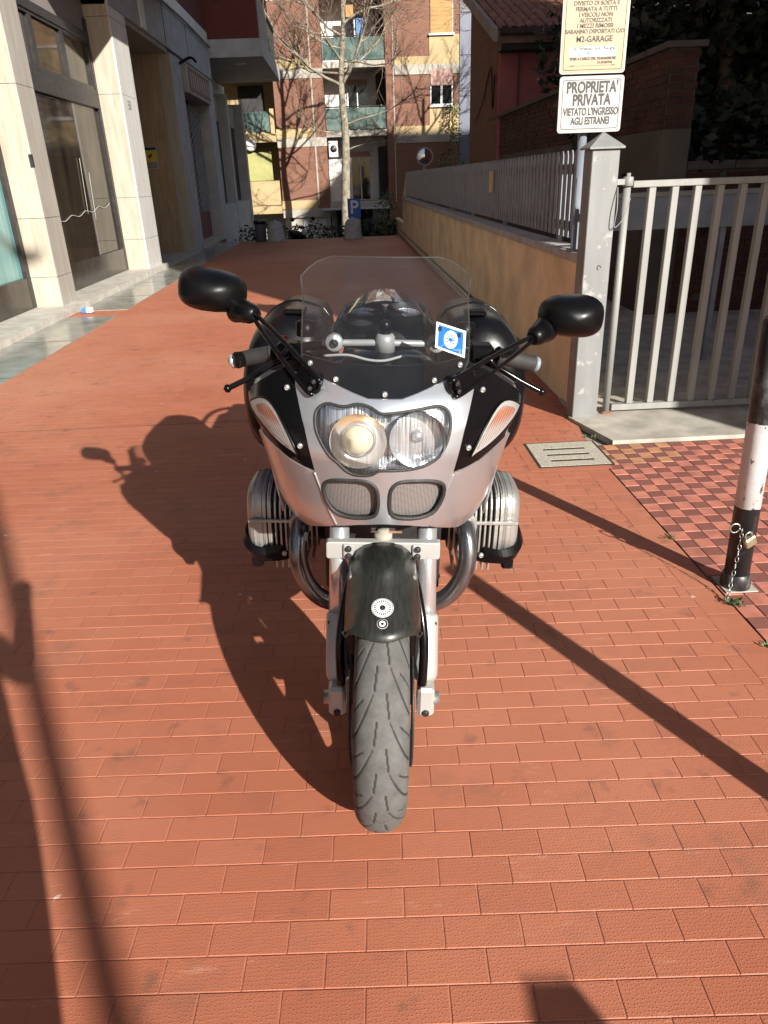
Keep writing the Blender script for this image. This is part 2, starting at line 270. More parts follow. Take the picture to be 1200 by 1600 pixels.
# ------------------------------------------------------------------ builders
WL = {}   # world location of unrotated parents
def link(name, data, parent=None, local=False):
    o = bpy.data.objects.new(name, data); COL.objects.link(o)
    if parent is not None:
        o.parent = parent
        if not local and parent in WL: o.location = -WL[parent]; WL[o] = Vector((0, 0, 0))
        elif not local: WL[o] = Vector((0, 0, 0))
    else: WL[o] = Vector((0, 0, 0))
    return o
def empty(name, loc=(0, 0, 0)):
    o = bpy.data.objects.new(name, None); COL.objects.link(o); o.location = loc; o.empty_display_size = .2; WL[o] = Vector(loc); return o
def tag(o, label=None, cat=None, group=None, kind=None):
    if label: o['label'] = label
    if cat: o['category'] = cat
    if group: o['group'] = group
    if kind: o['kind'] = kind
    return o
class MB:
    def __init__(s): s.v = []; s.f = []; s.sm = []
    def add(s, v, f, smooth=False):
        b = len(s.v); s.v += [tuple(p) for p in v]; s.f += [tuple(i + b for i in q) for q in f]; s.sm += [smooth] * len(f); return s
    def box(s, a, b, ch=0.0):
        x0, y0, z0 = a; x1, y1, z1 = b
        if ch <= 0:
            v = [(x, y, z) for z in (z0, z1) for y in (y0, y1) for x in (x0, x1)]
            f = [(0, 2, 3, 1), (4, 5, 7, 6), (0, 1, 5, 4), (2, 6, 7, 3), (0, 4, 6, 2), (1, 3, 7, 5)]
            return s.add(v, f)
        c = min(ch, (x1 - x0) * .45, (y1 - y0) * .45, (z1 - z0) * .45)
        bm = bmesh.new(); bmesh.ops.create_cube(bm, size=1)
        for q in bm.verts: q.co = Vector(((x0 + x1) / 2 + q.co.x * (x1 - x0), (y0 + y1) / 2 + q.co.y * (y1 - y0), (z0 + z1) / 2 + q.co.z * (z1 - z0)))
        bmesh.ops.bevel(bm, geom=list(bm.edges), offset=c, segments=1, profile=.5, affect='EDGES')
        bm.verts.index_update(); s.add([q.co[:] for q in bm.verts], [[q.index for q in f.verts] for f in bm.faces]); bm.free(); return s
    def tube(s, pts, rad, seg=10, cap=True, smooth=True, spin=None):
        pts = [Vector(p) for p in pts]; n = len(pts)
        rad = rad if isinstance(rad, (list, tuple)) else [rad] * n
        v = []; up = None
        for i, p in enumerate(pts):
            t = (pts[min(i + 1, n - 1)] - pts[max(i - 1, 0)]); t = t.normalized() if t.length > 1e-9 else Vector((0, 0, 1))
            if up is None: up = t.orthogonal().normalized() if spin is None else Vector(spin)
            up = (up - t * up.dot(t)); up = up.normalized() if up.length > 1e-6 else t.orthogonal().normalized()
            sd = t.cross(up)
            for k in range(seg):
                a = 2 * math.pi * k / seg; v.append(p + (up * math.cos(a) + sd * math.sin(a)) * rad[i])
        f = [(i * seg + k, i * seg + (k + 1) % seg, (i + 1) * seg + (k + 1) % seg, (i + 1) * seg + k) for i in range(n - 1) for k in range(seg)]
        s.add(v, f, smooth)
        if cap:
            b = len(s.v) - n * seg
            s.f += [tuple(b + k for k in reversed(range(seg))), tuple(b + (n - 1) * seg + k for k in range(seg))]; s.sm += [False, False]
        return s
    def lathe(s, prof, seg=24, o=(0, 0, 0), axis='z', smooth=True, closed=False):
        v = []
        for r, h in prof:
            for k in range(seg):
                a = 2 * math.pi * k / seg; c, d = r * math.cos(a), r * math.sin(a)
                p = {'z': (c, d, h), 'x': (h, c, d), 'y': (d, h, c)}[axis]; v.append((p[0] + o[0], p[1] + o[1], p[2] + o[2]))
        f = [(i * seg + k, i * seg + (k + 1) % seg, (i + 1) * seg + (k + 1) % seg, (i + 1) * seg + k) for i in range(len(prof) - 1) for k in range(seg)]
        return s.add(v, f, smooth)
    def loft(s, secs, smooth=True, cap=True):
        n = len(secs[0]); v = [p for q in secs for p in q]
        f = [(i * n + k, i * n + (k + 1) % n, (i + 1) * n + (k + 1) % n, (i + 1) * n + k) for i in range(len(secs) - 1) for k in range(n)]
        if cap: f += [tuple(reversed(range(n))), tuple((len(secs) - 1) * n + k for k in range(n))]
        return s.add(v, f, smooth)
    def prism(s, poly, a, b, plane='xz', smooth=False):
        mk = {'xz': lambda p, d: (p[0], d, p[1]), 'xy': lambda p, d: (p[0], p[1], d), 'yz': lambda p, d: (d, p[0], p[1])}[plane]
        n = len(poly); v = [mk(p, a) for p in poly] + [mk(p, b) for p in poly]
        f = [tuple(range(n)), tuple(range(2 * n - 1, n - 1, -1))] + [(k, k + n, (k + 1) % n + n, (k + 1) % n) for k in range(n)]
        return s.add(v, f, smooth)
    def build(s, name, mat, parent=None, local=False, fix=True):
        me = bpy.data.meshes.new(name); me.from_pydata(s.v, [], s.f)
        me.polygons.foreach_set('use_smooth', s.sm); me.materials.append(M[mat] if isinstance(mat, str) else mat)
        if fix:
            bm = bmesh.new(); bm.from_mesh(me); bmesh.ops.recalc_face_normals(bm, faces=bm.faces); bm.to_mesh(me); bm.free()
        me.update()
        return link(name, me, parent, local)
def bx(name, a, b, mat, parent=None, ch=0.0): return MB().box(a, b, ch).build(name, mat, parent)
def crom(pts, n=6, closed=False):
    P = [Vector(p) for p in pts]; L = len(P); out = []
    for i in range(L if closed else L - 1):
        g = lambda k: P[k % L] if closed else P[max(0, min(L - 1, k))]
        a, b, c, d = g(i - 1), g(i), g(i + 1), g(i + 2)
        for j in range(n):
            t = j / n; out.append(.5 * ((2 * b) + (c - a) * t + (2 * a - 5 * b + 4 * c - d) * t * t + (3 * b - a - 3 * c + d) * t ** 3))
    if not closed: out.append(P[-1])
    return out
def interp(x, xs, ys):
    if x <= xs[0]: return ys[0]
    for i in range(len(xs) - 1):
        if x <= xs[i + 1]: return ys[i] + (ys[i + 1] - ys[i]) * (x - xs[i]) / (xs[i + 1] - xs[i])
    return ys[-1]
_txt = {}
def text(name, body, size, mat, parent, loc, rot=(R(90), 0, 0), sx=1.0, align='CENTER', bold=0.0, local=False, ext=.0006):
    c = bpy.data.curves.new(name, 'FONT'); c.body = body; c.size = size; c.align_x = align; c.align_y = 'CENTER'; c.extrude = ext; c.offset = bold
    t = bpy.data.objects.new(name, c); COL.objects.link(t); dg = bpy.context.evaluated_depsgraph_get(); dg.update()
    me = bpy.data.meshes.new_from_object(t.evaluated_get(dg)); bpy.data.objects.remove(t)
    me.transform(Matrix.Translation(Vector(loc)) @ Matrix.Rotation(rot[2], 4, 'Z') @ Matrix.Rotation(rot[1], 4, 'Y') @ Matrix.Rotation(rot[0], 4, 'X') @ Matrix.Diagonal((sx, 1, 1, 1)))
    me.materials.clear(); me.materials.append(M[mat]); return link(name, me, parent, local)
def project(p):
    d = (p[0], p[1], p[2] - CAM_H); c = [sum(RX[i][j] * d[i] for i in range(3)) for j in range(3)]
    return (600 + 1130 * c[0] / c[2], 800 + 1130 * c[1] / c[2]) if c[2] > .05 else None

# ================================================================== SETTING
# street level lies about two metres under the terrace that carries the alley
tag(MB().add([(-400, -400, -2.2), (400, -400, -2.2), (400, 400, -2.2), (-400, 400, -2.2)], [(0, 1, 2, 3)]).build('ground', 'asphalt'), kind='structure')
tag(bx('terrace', (-9, -40, -2.19), (24, 21.55, -.03), 'concrete'), kind='structure')
pav = MB().add([(-3.66, -6, -.0013), (1.318, -6, -.0013), (1.318, 3.93, -.0013), (1.42, 4.6, -.0013), (1.42, 21.5, -.0013), (-3.66, 21.5, -.0013)], [(0, 1, 2, 3, 4, 5)]).build('pavement', 'joint')
tag(pav, kind='structure')
def tile_shape(a, b, g=.0009, ch=.0016, h=.0013):
    x0, x1, y0, y1 = -a / 2 + g, a / 2 - g, -b / 2 + g, b / 2 - g
    v = [(x0, y0, -h * .6), (x1, y0, -h * .6), (x1, y1, -h * .6), (x0, y1, -h * .6), (x0 + ch, y0 + ch, 0), (x1 - ch, y0 + ch, 0), (x1 - ch, y1 - ch, 0), (x0 + ch, y1 - ch, 0)]
    return v, [(4, 5, 6, 7), (0, 1, 5, 4), (1, 2, 6, 5), (2, 3, 7, 6), (3, 0, 4, 7)]
CA, SA = math.cos(R(-2.06)), math.sin(R(-2.06))
def st2xy(s, t): return (s * CA - t * SA, s * SA + t * CA)
tv, tf = tile_shape(TILE_L, TILE_P)
cand = []; cuts = []; rnd = random.Random(3)
for r in range(-60, 290):
    tc = TILE_T0 + (r + .5) * TILE_P; off = (r + 1000) % 2 * TILE_L / 2
    for c in range(-32, 20):
        sc = TILE_S0 - off + (c + .5) * TILE_L
        x, y = st2xy(sc, tc)
        xl = -2.965 if not (9.42 < y < 9.88) else -3.55
        xr = 1.20 if y < 3.6 else 1.345
        if y < -3 or y > 21.42 or (x > .90 and 3.57 < y < 4.03) or x + .06 < xl or x - .06 > xr: continue
        if x - .082 < xl or x + .082 > xr:
            cuts.append((max(x - .082, xl), min(x + .082, xr), y)); continue
        cand.append((x, y))
def seen(p):
    q = project((p[0], p[1], 0)); return q and -40 < q[0] < 1240 and 0 < q[1] < 1640
cand.sort(key=lambda p: (0 if seen(p) else 1, p[0] ** 2 + p[1] ** 2))
tme = bpy.data.meshes.new('tile'); tme.from_pydata(tile_shape(TILE_L, TILE_P, 0.0010, .0014, .0026)[0], [], tf); tme.materials.append(M['tile']); tme.update()
for i, (x, y) in enumerate(cand[:300]):
    o = bpy.data.objects.new('tile', tme); COL.objects.link(o); o.parent = pav
    o.location = (x, y, rnd.uniform(-.00015, .00025)); o.rotation_euler = (rnd.uniform(-.0012, .0012), rnd.uniform(-.0012, .0012), R(-2.06) + rnd.uniform(-.003, .003))
mb = MB()
for x, y in cand[300:]:
    dz = rnd.uniform(-.00015, .00025); a = R(-2.06) + rnd.uniform(-.003, .003); ca, sa = math.cos(a), math.sin(a)
    mb.add([(x + p[0] * ca - p[1] * sa, y + p[0] * sa + p[1] * ca, p[2] + dz) for p in tv], tf)
for xa, xb, y in cuts:
    w_ = tile_shape(xb - xa, TILE_P)[0]; a = R(-2.06); ca, sa = math.cos(a), math.sin(a)
    mb.add([((xa + xb) / 2 + p[0] * ca - p[1] * sa, y + p[0] * sa + p[1] * ca, p[2]) for p in w_], tf)
tag(mb.build('tile_field', 'tile', pav, fix=False), kind='stuff')
# border strip of longer tiles beside the chequered paving
mb = MB(); bv, bf = tile_shape(.118, .178)
for k in range(-14, 21):
    y = .06 + k * .18; mb.add([(1.258 + p[0] + rnd.uniform(-.001, .001), y + p[1], p[2]) for p in bv], bf)
tag(mb.build('border_tiles', 'tile', pav, fix=False), kind='stuff')
# expansion joint across the alley
bx('expansion_joint', (-2.9, 4.72, -.004), (-.3, 4.7235, .0009), 'dark_gap', pav)
# grey marble strips along the shop fronts
for (y0, y1, x0, x1, nm) in ((-3, 9.40, -3.60, -2.97, 'marble_strip'), (9.90, 15.1, -3.60, -2.97, 'marble_strip'), (15.12, 21.45, -3.66, -2.97, 'marble_strip')):
    s = MB()
    o = tag(s.box((x0, y0, -.02), (x1, y1, .006)).build(nm, 'marble'), kind='structure')
    k = y0 + 1.25
    while k < y1 - .2:
        bx('slab_joint', (x0, k, .004), (x1, k + .006, .0075), 'dark_gap', o); k += 1.6
bx_s = bx('threshold', (-4.15, -3, -.02), (-3.60, 15.2, .085), 'sill'); tag(bx_s, kind='structure')
tag(bx('entrance_floor', (-5.6, 15.2, -.02), (-3.60, 18.62, .03), 'sill'), kind='structure')
# chequered paving in front of the gate
chk = tag(MB().add([(1.322, -3, -.005), (4.6, -3, -.005), (4.6, 3.93, -.005), (1.322, 3.93, -.005)], [(0, 1, 2, 3)]).build('checkered_paving', 'dark_gap'), kind='structure')
cs = .0755; cv, cf = tile_shape(cs, cs, .0009, .0015, .005); cc = []
for i in range(0, 43):
    for j in range(-60, 34):
        x = 1.3235 + (i + .5) * cs; y = 1.345 + (j + .5) * cs
        if y > 3.91 or x > 4.55: continue
        cc.append((x, y, i, j))
def chk_mat(i, j, y):
    if (i + j) % 2: return 'chk_ribbed'
    return 'chk_yellow' if (y > 3.6 and i < 6) or rnd.random() < .0 else 'chk_plain'
cc.sort(key=lambda p: (0 if seen(p) else 1, p[0] ** 2 + p[1] ** 2))
cme = {}
for k in ('chk_plain', 'chk_ribbed', 'chk_yellow'):
    me = bpy.data.meshes.new('checker_tile'); me.from_pydata(cv, [], cf); me.materials.append(M[k]); me.update(); cme[k] = me
for x, y, i, j in cc[:300]:
    o = bpy.data.objects.new('checker_tile', cme[chk_mat(i, j, y)]); COL.objects.link(o); o.parent = chk
    o.location = (x, y, rnd.uniform(-.001, .001)); o.rotation_euler = (rnd.uniform(-.006, .006), rnd.uniform(-.006, .006), rnd.uniform(-.006, .006))
for k in ('chk_plain', 'chk_ribbed'):
    mb = MB()
    for x, y, i, j in cc[300:]:
        if (k == 'chk_ribbed') == bool((i + j) % 2): mb.add([(x + p[0], y + p[1], p[2]) for p in cv], cf)
    tag(mb.build('checker_field', k, chk, fix=False), kind='stuff')
# concrete sill under the gate and the yard behind it
sl = MB().prism([(1.345, 4.42), (1.40, 4.60), (1.40, 4.85), (4.6, 4.85), (4.6, 3.935), (1.47, 3.935)], -.02, .018, 'xy').build('gate_sill', 'concrete'); tag(sl, kind='structure')
tag(MB().add([(1.55, 4.85, -.003), (4.5, 4.85, -.003), (4.5, 8.1, -.25), (1.55, 8.1, -.25)], [(0, 1, 2, 3)]).build('yard', 'concrete'), kind='structure')

# ------------------------------------------------------------------ drain cover
g = tag(empty('drain_cover', (1.165, 3.80, 0)), 'square gritty concrete drain cover with three slots set into the tiles', 'drain cover')
mb = MB()
xs0, xs1, ys0, ys1 = .972, 1.358, 3.618, 3.988
slots = [3.70, 3.79, 3.88]
ys = [ys0] + [q for s in slots for q in (s - .015, s + .015)] + [ys1]
for k in range(0, len(ys), 2): mb.box((xs0, ys[k], -.01), (xs1, ys[k + 1], .0035))
for s in slots:
    mb.box((xs0, s - .015, -.01), (1.045, s + .015, .0034)); mb.box((1.285, s - .015, -.01), (xs1, s + .015, .0034))
mb.build('slotted_slab', 'grate', g)
for s in slots: bx('slot', (1.046, s - .0148, -.012), (1.284, s + .0148, .0012), 'dark_gap', g)
mb = MB()
mb.box((.90, 3.56, -.004), (.957, 4.04, .0005)); mb.box((.958, 3.56, -.004), (1.345, 3.603, .0006)); mb.box((.958, 4.003, -.004), (1.345, 4.04, .0006))
mb.build('mortar_bed', 'tile', g); mb = MB()
for a, b in (((.958, 3.604), (1.372, 3.617)), ((.958, 3.989), (1.372, 4.002)), ((.958, 3.618), (.971, 3.988)), ((1.359, 3.618), (1.372, 3.988))): mb.box((a[0], a[1], -.01), (b[0], b[1], .0018))
mb.build('dirt_gap', 'dark_gap', g)

# ================================================================== LEFT BUILDING
LB = tag(empty('shop_building', (-4, 12, 0)), 'travertine clad shop building with dark glazed fronts along the left side', 'building')
bx('core', (-14, -3, -2.1), (-5.62, 31, 5.0), 'plaster_grey', LB)
bx('core', (-5.61, -3, -2.1), (-4.36, 15.2, 4.7), 'dark_room', LB)
bx('core', (-5.61, 18.62, -2.1), (-4.36, 31, 4.7), 'plaster_grey', LB)
bx('upper_wall', (-14, -3, 5.32), (-3.74, 24.1, 16), 'brick_left_side', LB)
bx('upper_wall', (-14, 24.12, 5.32), (-3.74, 31, 16), 'brick_left_side', LB)
# pillars in travertine slabs
def pillar(y0, y1, xf, z1, front, side, joints):
    e = MB().box((-4.34, y0 + .03, -.02), (xf - .03, y1 - .0, z1)).build('pillar', 'trav_smooth', LB)
    zs = [.0] + joints + [z1]
    for a, b in zip(zs[:-1], zs[1:]):
        bx('slab', (-4.33, y0, a + .003), (xf - .02, y0 + .029, b - .003), front, e)
        bx('slab', (xf - .029, y0 - .001, a + .002), (xf, y1, b - .004), side, e)
    return e
pillar(9.87, 10.40, -3.77, 5.0, 'trav_rough', 'trav_smooth', [.45, 1.15, 2.6])
pillar(14.22, 15.20, -3.72, 5.0, 'trav_rough', 'trav_pale', [.6, 1.3, 2.9, 4.0])
pillar(5.2, 5.8, -3.77, 5.0, 'trav_rough', 'trav_smooth', [.6, 1.7, 3.2])
bx('junction_box', (-3.80, 9.855, 1.72), (-3.765, 9.90, 1.86), 'frame_dark', LB)
# shop window with the teal curtain
w = empty('tmp'); bpy.data.objects.remove(w)
def shopfront(y0, y1, bottom, transom, top, nupper, glass):
    f = MB()
    x0, x1 = -4.20, -4.10
    for a, b in ((y0, y0 + .10), (y1 - .12, y1)): f.box((x0, a, .085), (x1, b, top + .35), .008)
    f.box((x0, y0 + .10, transom), (x1 + .01, y1 - .12, transom + .26), .006)
    f.box((x0, y0 + .10, top + .02), (x1 + .015, y1 - .12, top + .14), .006)
    fr = f.build('shop_window', 'frame_dark', LB)
    bx('kick_panel', (x0, y0 + .101, .086), (x1 - .004, y1 - .121, bottom), 'panel_dark', fr)
    bx('glass', (x0 + .03, y0 + .09, bottom + .002), (x0 + .05, y1 - .11, transom), glass, fr)
    n = nupper; L = (y1 - y0 - .22) / n
    for k in range(n):
        a = y0 + .10 + k * L
        bx('upper_pane', (x0 + .03, a + .06, transom + .32), (x0 + .05, a + L - .06, top - .02), glass, fr)
        m = MB()
        m.box((x0 + .01, a, transom + .262), (x1 - .01, a + L, transom + .32)); m.box((x0 + .01, a, top - .02), (x1 - .01, a + L, top + .019))
        m.box((x0 + .01, a, transom + .321), (x1 - .01, a + .06, top - .021)); m.box((x0 + .01, a + L - .06, transom + .321), (x1 - .01, a + L, top - .021))
        m.build('pane_frame', 'frame_dark', fr)
    bx('shutter_box', (x0 - .1, y0, top + .141), (x1 - .03, y1, 5.0), 'taupe', LB)
    return fr
shopfront(5.8, 9.865, .46, 2.72, 3.62, 3, 'curtain')
sf = shopfront(10.40, 14.215, .46, 2.68, 3.62, 3, 'shop_glass')
MB().tube(crom([(-4.135, 10.9 + .33 * k, 1.02 + (.03 if k % 2 else -.02) + .02 * k) for k in range(10)], 4), .006, 6).build('cable', 'sign_white', sf)
for y, z0, z1 in ((11.3, 1.05, 2.5), (12.62, 1.1, 1.9), (12.95, 1.0, 1.7)): MB().tube([(-4.128, y + .02 * k, z0 + (z1 - z0) * k / 4) for k in range(5)], .0035, 5).build('drip_streak', 'sill', sf)
# entrance recess
bx('recess_side', (-5.61, 18.60, .03), (-3.99, 18.66, 4.1), 'trav_brown', LB)
rs = bx('recess_side', (-3.985, 18.602, .03), (-3.715, 18.66, 4.1), 'trav_smooth', LB)
bx('recess_back', (-5.615, 15.2, .03), (-5.56, 18.6, 4.1), 'trav_brown', LB)
bx('recess_ceiling', (-5.6, 15.2, 4.08), (-3.75, 18.6, 4.16), 'offwhite', LB)
bx('pilaster', (-4.36, 18.665, -.02), (-3.71, 19.75, 4.1), 'plaster_grey', LB)
cs_ = bx('camera_notice', (-4.62, 18.585, 1.83), (-4.27, 18.60, 2.28), 'sign_white', LB)
bx('yellow_field', (-4.59, 18.58, 1.98), (-4.30, 18.586, 2.20), 'yellow', cs_); bx('notice_header', (-4.59, 18.581, 2.22), (-4.30, 18.586, 2.27), 'ink', cs_)
MB().prism([(-4.50, 2.10), (-4.41, 2.15), (-4.39, 2.11), (-4.43, 2.08), (-4.45, 2.04), (-4.48, 2.06)], 18.577, 18.5805, 'xz').build('camera_symbol', 'ink', cs_)
for z in (1.94, 1.90, 1.86): bx('notice_line', (-4.58, 18.581, z), (-4.32, 18.586, z + .014), 'ink_brown', cs_)
text('house_number', '50', .21, 'ink_brown', LB, (-3.7185, 14.62, 2.75), (R(90), 0, R(90)))
bx('upper_balcony', (-3.70, 10.4, 5.06), (-2.32, 18.3, 5.31), 'plaster_grey', LB)
# lintel fascias and the pipe
fa = MB().box((-4.36, 14.22, 4.165), (-3.70, 24.1, 4.98)).build('fascia', 'plaster_grey', LB)
bx('lit_fascia_strip', (-3.699, 16.25, 4.17), (-3.672, 16.62, 4.96), 'white', fa)  # white strip stands in for a lit part of the fascia
for y in (18.35, 20.8): bx('fascia_joint', (-3.699, y, 4.18), (-3.694, y + .03, 4.96), 'dark_gap', fa)
bx('fascia', (-4.36, -3, 5.0), (-3.701, 24.1, 5.31), 'white', LB)
MB().tube([(-3.64, y, 4.965 + .02 * math.sin(y)) for y in range(10, 25)], .022, 8).build('pipe', 'black_plastic', LB)
# shop with the folding grille
bx('grille_backing', (-4.30, 19.751, .1), (-4.25, 23.0, 4.1), 'dark_room', LB)
bx('grille_threshold', (-4.2, 19.75, .0), (-3.66, 23.0, .10), 'sill', LB)
bx('grille_panel', (-4.05, 19.80, .11), (-4.02, 22.95, .75), 'shutter_red', LB)
gr = MB()
for k in range(13): gr.box((-4.0, 19.85 + k * .255, .76), (-3.985, 19.875 + k * .255, 3.35))
gq = gr.build('folding_grille', 'grille_white', LB)
mb = MB()
for k in range(12):
    for j in range(16):
        y = 19.87 + k * .255; z = .80 + j * .16 + (.08 if k % 2 else 0)
        mb.tube([(-3.98, y, z), (-3.975, y + .127, z + .07), (-3.98, y + .255, z)], .008, 4)
tag(mb.build('grille_links', 'grille_white', gq), kind='stuff')
sg = bx('shop_sign', (-4.0, 19.78, 3.45), (-3.62, 23.0, 4.08), 'offwhite', LB, .01)
bx('sign_field', (-3.622, 20.1, 3.52), (-3.612, 22.95, 4.02), 'shutter_red', sg)
for k in range(9): bx('faded_letter', (-3.612, 20.22 + k * .3, 3.60), (-3.606, 20.36 + k * .3, 3.93), 'offwhite', sg)
MB().tube(crom([(-3.7, 19.55, 4.0), (-3.45, 19.6, 4.12), (-3.35, 19.75, 4.05)], 5), [.03] * 11, 8).build('sign_lamp', 'black_plastic', LB)
bx('pilaster', (-4.36, 23.0, -.02), (-3.69, 23.95, 4.1), 'plaster_grey', LB)
# shutters further on
for y0, y1 in ((23.96, 27.0), (27.35, 30.6)):
    sh = bx('shuttered_window', (-4.2, y0, .9), (-4.1, y1, 3.3), 'dark_room', LB)
    for k in range(26): bx('slat', (-4.1, y0 + .3, .95 + k * .085), (-4.085, y0 + 1.7, 1.02 + k * .085), 'shutter_red', sh)
    bx('parapet', (-4.36, y0, -2), (-3.80, y1, .88), 'plaster_grey', LB)
    bx('upper_panel', (-4.3, y0, 3.3), (-4.05, y1, 3.95), 'offwhite', sh)
bx('mullion', (-4.36, 27.0, -2), (-3.78, 27.35, 4.1), 'plaster_grey', LB)
bx('end_wall', (-4.36, 30.6, -2), (-3.74, 31, 4.1), 'plaster_grey', LB)
# overhanging balcony block
ba = bx('balcony_slab', (-4.35, 24.2, 4.72), (-2.2, 30, 5.16), 'plaster_grey', LB)
bx('balcony_wall', (-4.35, 24.25, 5.17), (-2.28, 24.45, 7.6), 'brick_left', ba); bx('balcony_wall', (-2.45, 24.46, 5.17), (-2.26, 27.0, 6.3), 'offwhite', ba)
for k in range(8): bx('baluster', (-2.34, 27.1 + k * .4, 5.17), (-2.30, 27.14 + k * .4, 6.2), 'black_plastic', ba)
bx('handrail', (-2.36, 27.0, 6.2), (-2.28, 30, 6.28), 'black_plastic', ba); bx('balcony_glass', (-2.33, 27.05, 5.25), (-2.31, 29.95, 6.1), 'green_glass', ba)
MB().lathe([(0, 4.70), (.16, 4.70), (.17, 4.715), (.17, 4.72)], 20, (-3.0, 25.4, 0)).build('ceiling_lamp', 'white', ba)

# ================================================================== RIGHT: tan wall, fence, gate
TW = tag(empty('boundary_wall', (1.58, 12, 0)), 'low tan rendered wall with concrete coping along the right of the alley', 'wall')
bx('render', (1.42, 4.62, -.02), (1.545, 20.4, .93), 'plaster_tan', TW)
bx('render', (1.42, 20.41, -2.1), (1.545, 24, .35), 'plaster_tan', TW)
y = 4.60
while y < 20.3: bx('coping', (1.392, y, .931), (1.575, min(y + 1.19, 20.42), .985), 'coping', TW, .006); y += 1.2
MB().tube([(1.405, 6.2, .06), (1.405, 21.3, .06)], .018, 8).build('pipe', 'steel', TW); MB().tube([(1.40, 6.2, .14), (1.40, 21.3, .14)], .012, 8).build('pipe', 'black_plastic', TW)
FE = tag(empty('slat_fence', (1.58, 12, .985)), 'grey metal fence of upright slats on the tan wall', 'fence')
bx('rail', (1.495, 4.95, 1.46), (1.52, 20.0, 1.50), 'fence', FE); bx('rail', (1.495, 4.95, 1.11), (1.52, 20.0, 1.15), 'fence', FE)
k = 0; y = 5.02; sme = None
while y < 20:
    if sme is None:
        so = MB().prism([(-.035, 1.04), (.035, 1.04), (.035, 1.545), (.018, 1.575), (-.018, 1.575), (-.035, 1.545)], 0, .007, 'yz').build('slat', 'fence', FE); sme = so.data; so.location = Vector((1.486, y, 0)) - WL[FE]
    else:
        so = bpy.data.objects.new('slat', sme); COL.objects.link(so); so.parent = FE; so.location = Vector((1.486, y, 0)) - WL[FE]
    y += .115
for y in (5.6, 7.6, 9.6, 11.6, 13.6, 15.6, 17.6, 19.6): bx('fence_post', (1.521, y, .985), (1.556, y + .04, 1.56), 'fence', FE)
MB().prism([(20.0, 1.02), (20.0, 1.56), (21.6, .9), (21.6, .4)], 1.49, 1.50, 'yz').build('end_panel', 'fence', FE)
lp = tag(bx('small_plate', (1.462, 7.95, 1.28), (1.482, 8.15, 1.48), 'sign_cream', None, .004), 'small blank cream plate wired to the slat fence', 'plate')
# gate post with cap
GP = tag(empty('gate_post', (1.44, 4.48, 0)), 'square grey steel gate post with pyramid cap and scuffed paint', 'post')
bx('shaft', (1.362, 4.40, .0), (1.518, 4.555, 1.555), 'post', GP, .004)
MB().add([(1.342, 4.38, 1.556), (1.538, 4.38, 1.556), (1.538, 4.575, 1.556), (1.342, 4.575, 1.556), (1.342, 4.38, 1.566), (1.538, 4.38, 1.566), (1.538, 4.575, 1.566), (1.342, 4.575, 1.566), (1.44, 4.478, 1.645)],
         [(3, 2, 1, 0), (0, 1, 5, 4), (1, 2, 6, 5), (2, 3, 7, 6), (3, 0, 4, 7), (4, 5, 8), (5, 6, 8), (6, 7, 8), (7, 4, 8)]).build('cap', 'post', GP)
h = MB().lathe([(0, 1.36), (.026, 1.36), (.03, 1.365), (.03, 1.405), (.026, 1.41), (.012, 1.412), (.012, 1.43), (0, 1.43)], 16, (1.602, 4.47, 0)); h.box((1.519, 4.452, 1.37), (1.585, 4.488, 1.40)); h.build('hinge', 'gate', GP)
MB().tube(crom([(1.52, 4.395, 1.36), (1.515, 4.36, 1.25), (1.512, 4.37, 1.15), (1.56, 4.37, 1.20), (1.60, 4.40, 1.30)], 5), .0028, 6).build('cable', 'gate', GP)
mb = MB(); mb.tube([(1.452 + .011 * math.cos(a * .9), 4.3985, .93 + .013 * math.sin(a * .9)) for a in range(6)], .0022, 5); mb.build('scribble', 'ink', GP)
# gate leaf with bars
GT = tag(empty('gate', (1.6, 4.48, 0)), 'pale grey barred metal gate hinged on the square post', 'gate')
bx('rail', (1.63, 4.452, 1.352), (4.1, 4.50, 1.388), 'gate', GT, .003); bx('rail', (1.63, 4.452, .035), (4.1, 4.50, .075), 'gate', GT, .003)
MB().lathe([(0, .02), (.022, .02), (.022, 1.355), (0, 1.355)], 12, (1.602, 4.476, 0)).build('hinge_stile', 'gate', GT)
for k in range(18): bx('bar', (1.727 + k * .1335, 4.457, .0755), (1.767 + k * .1335, 4.497, 1.3515), 'gate', GT, .003)
MB().lathe([(0, .005), (.045, .005), (.045, .02), (.02, .03), (0, .03)], 14, (1.602, 4.47, 0)).build('floor_pivot', 'rust', GT)
# metal parapet seen through the gate
SP = tag(empty('sheet_parapet', (3, 5.9, 0)), 'grey sheet metal parapet behind the gate', 'parapet')
bx('sheet', (1.80, 5.9, 1.02), (4.3, 5.925, 1.25), 'fence', SP); bx('top_tube', (1.80, 5.885, 1.252), (4.3, 5.93, 1.285), 'gate', SP)
for x in (1.85, 2.9, 4.1): bx('stanchion', (x, 5.93, -.1), (x + .04, 5.97, 1.25), 'fence', SP)
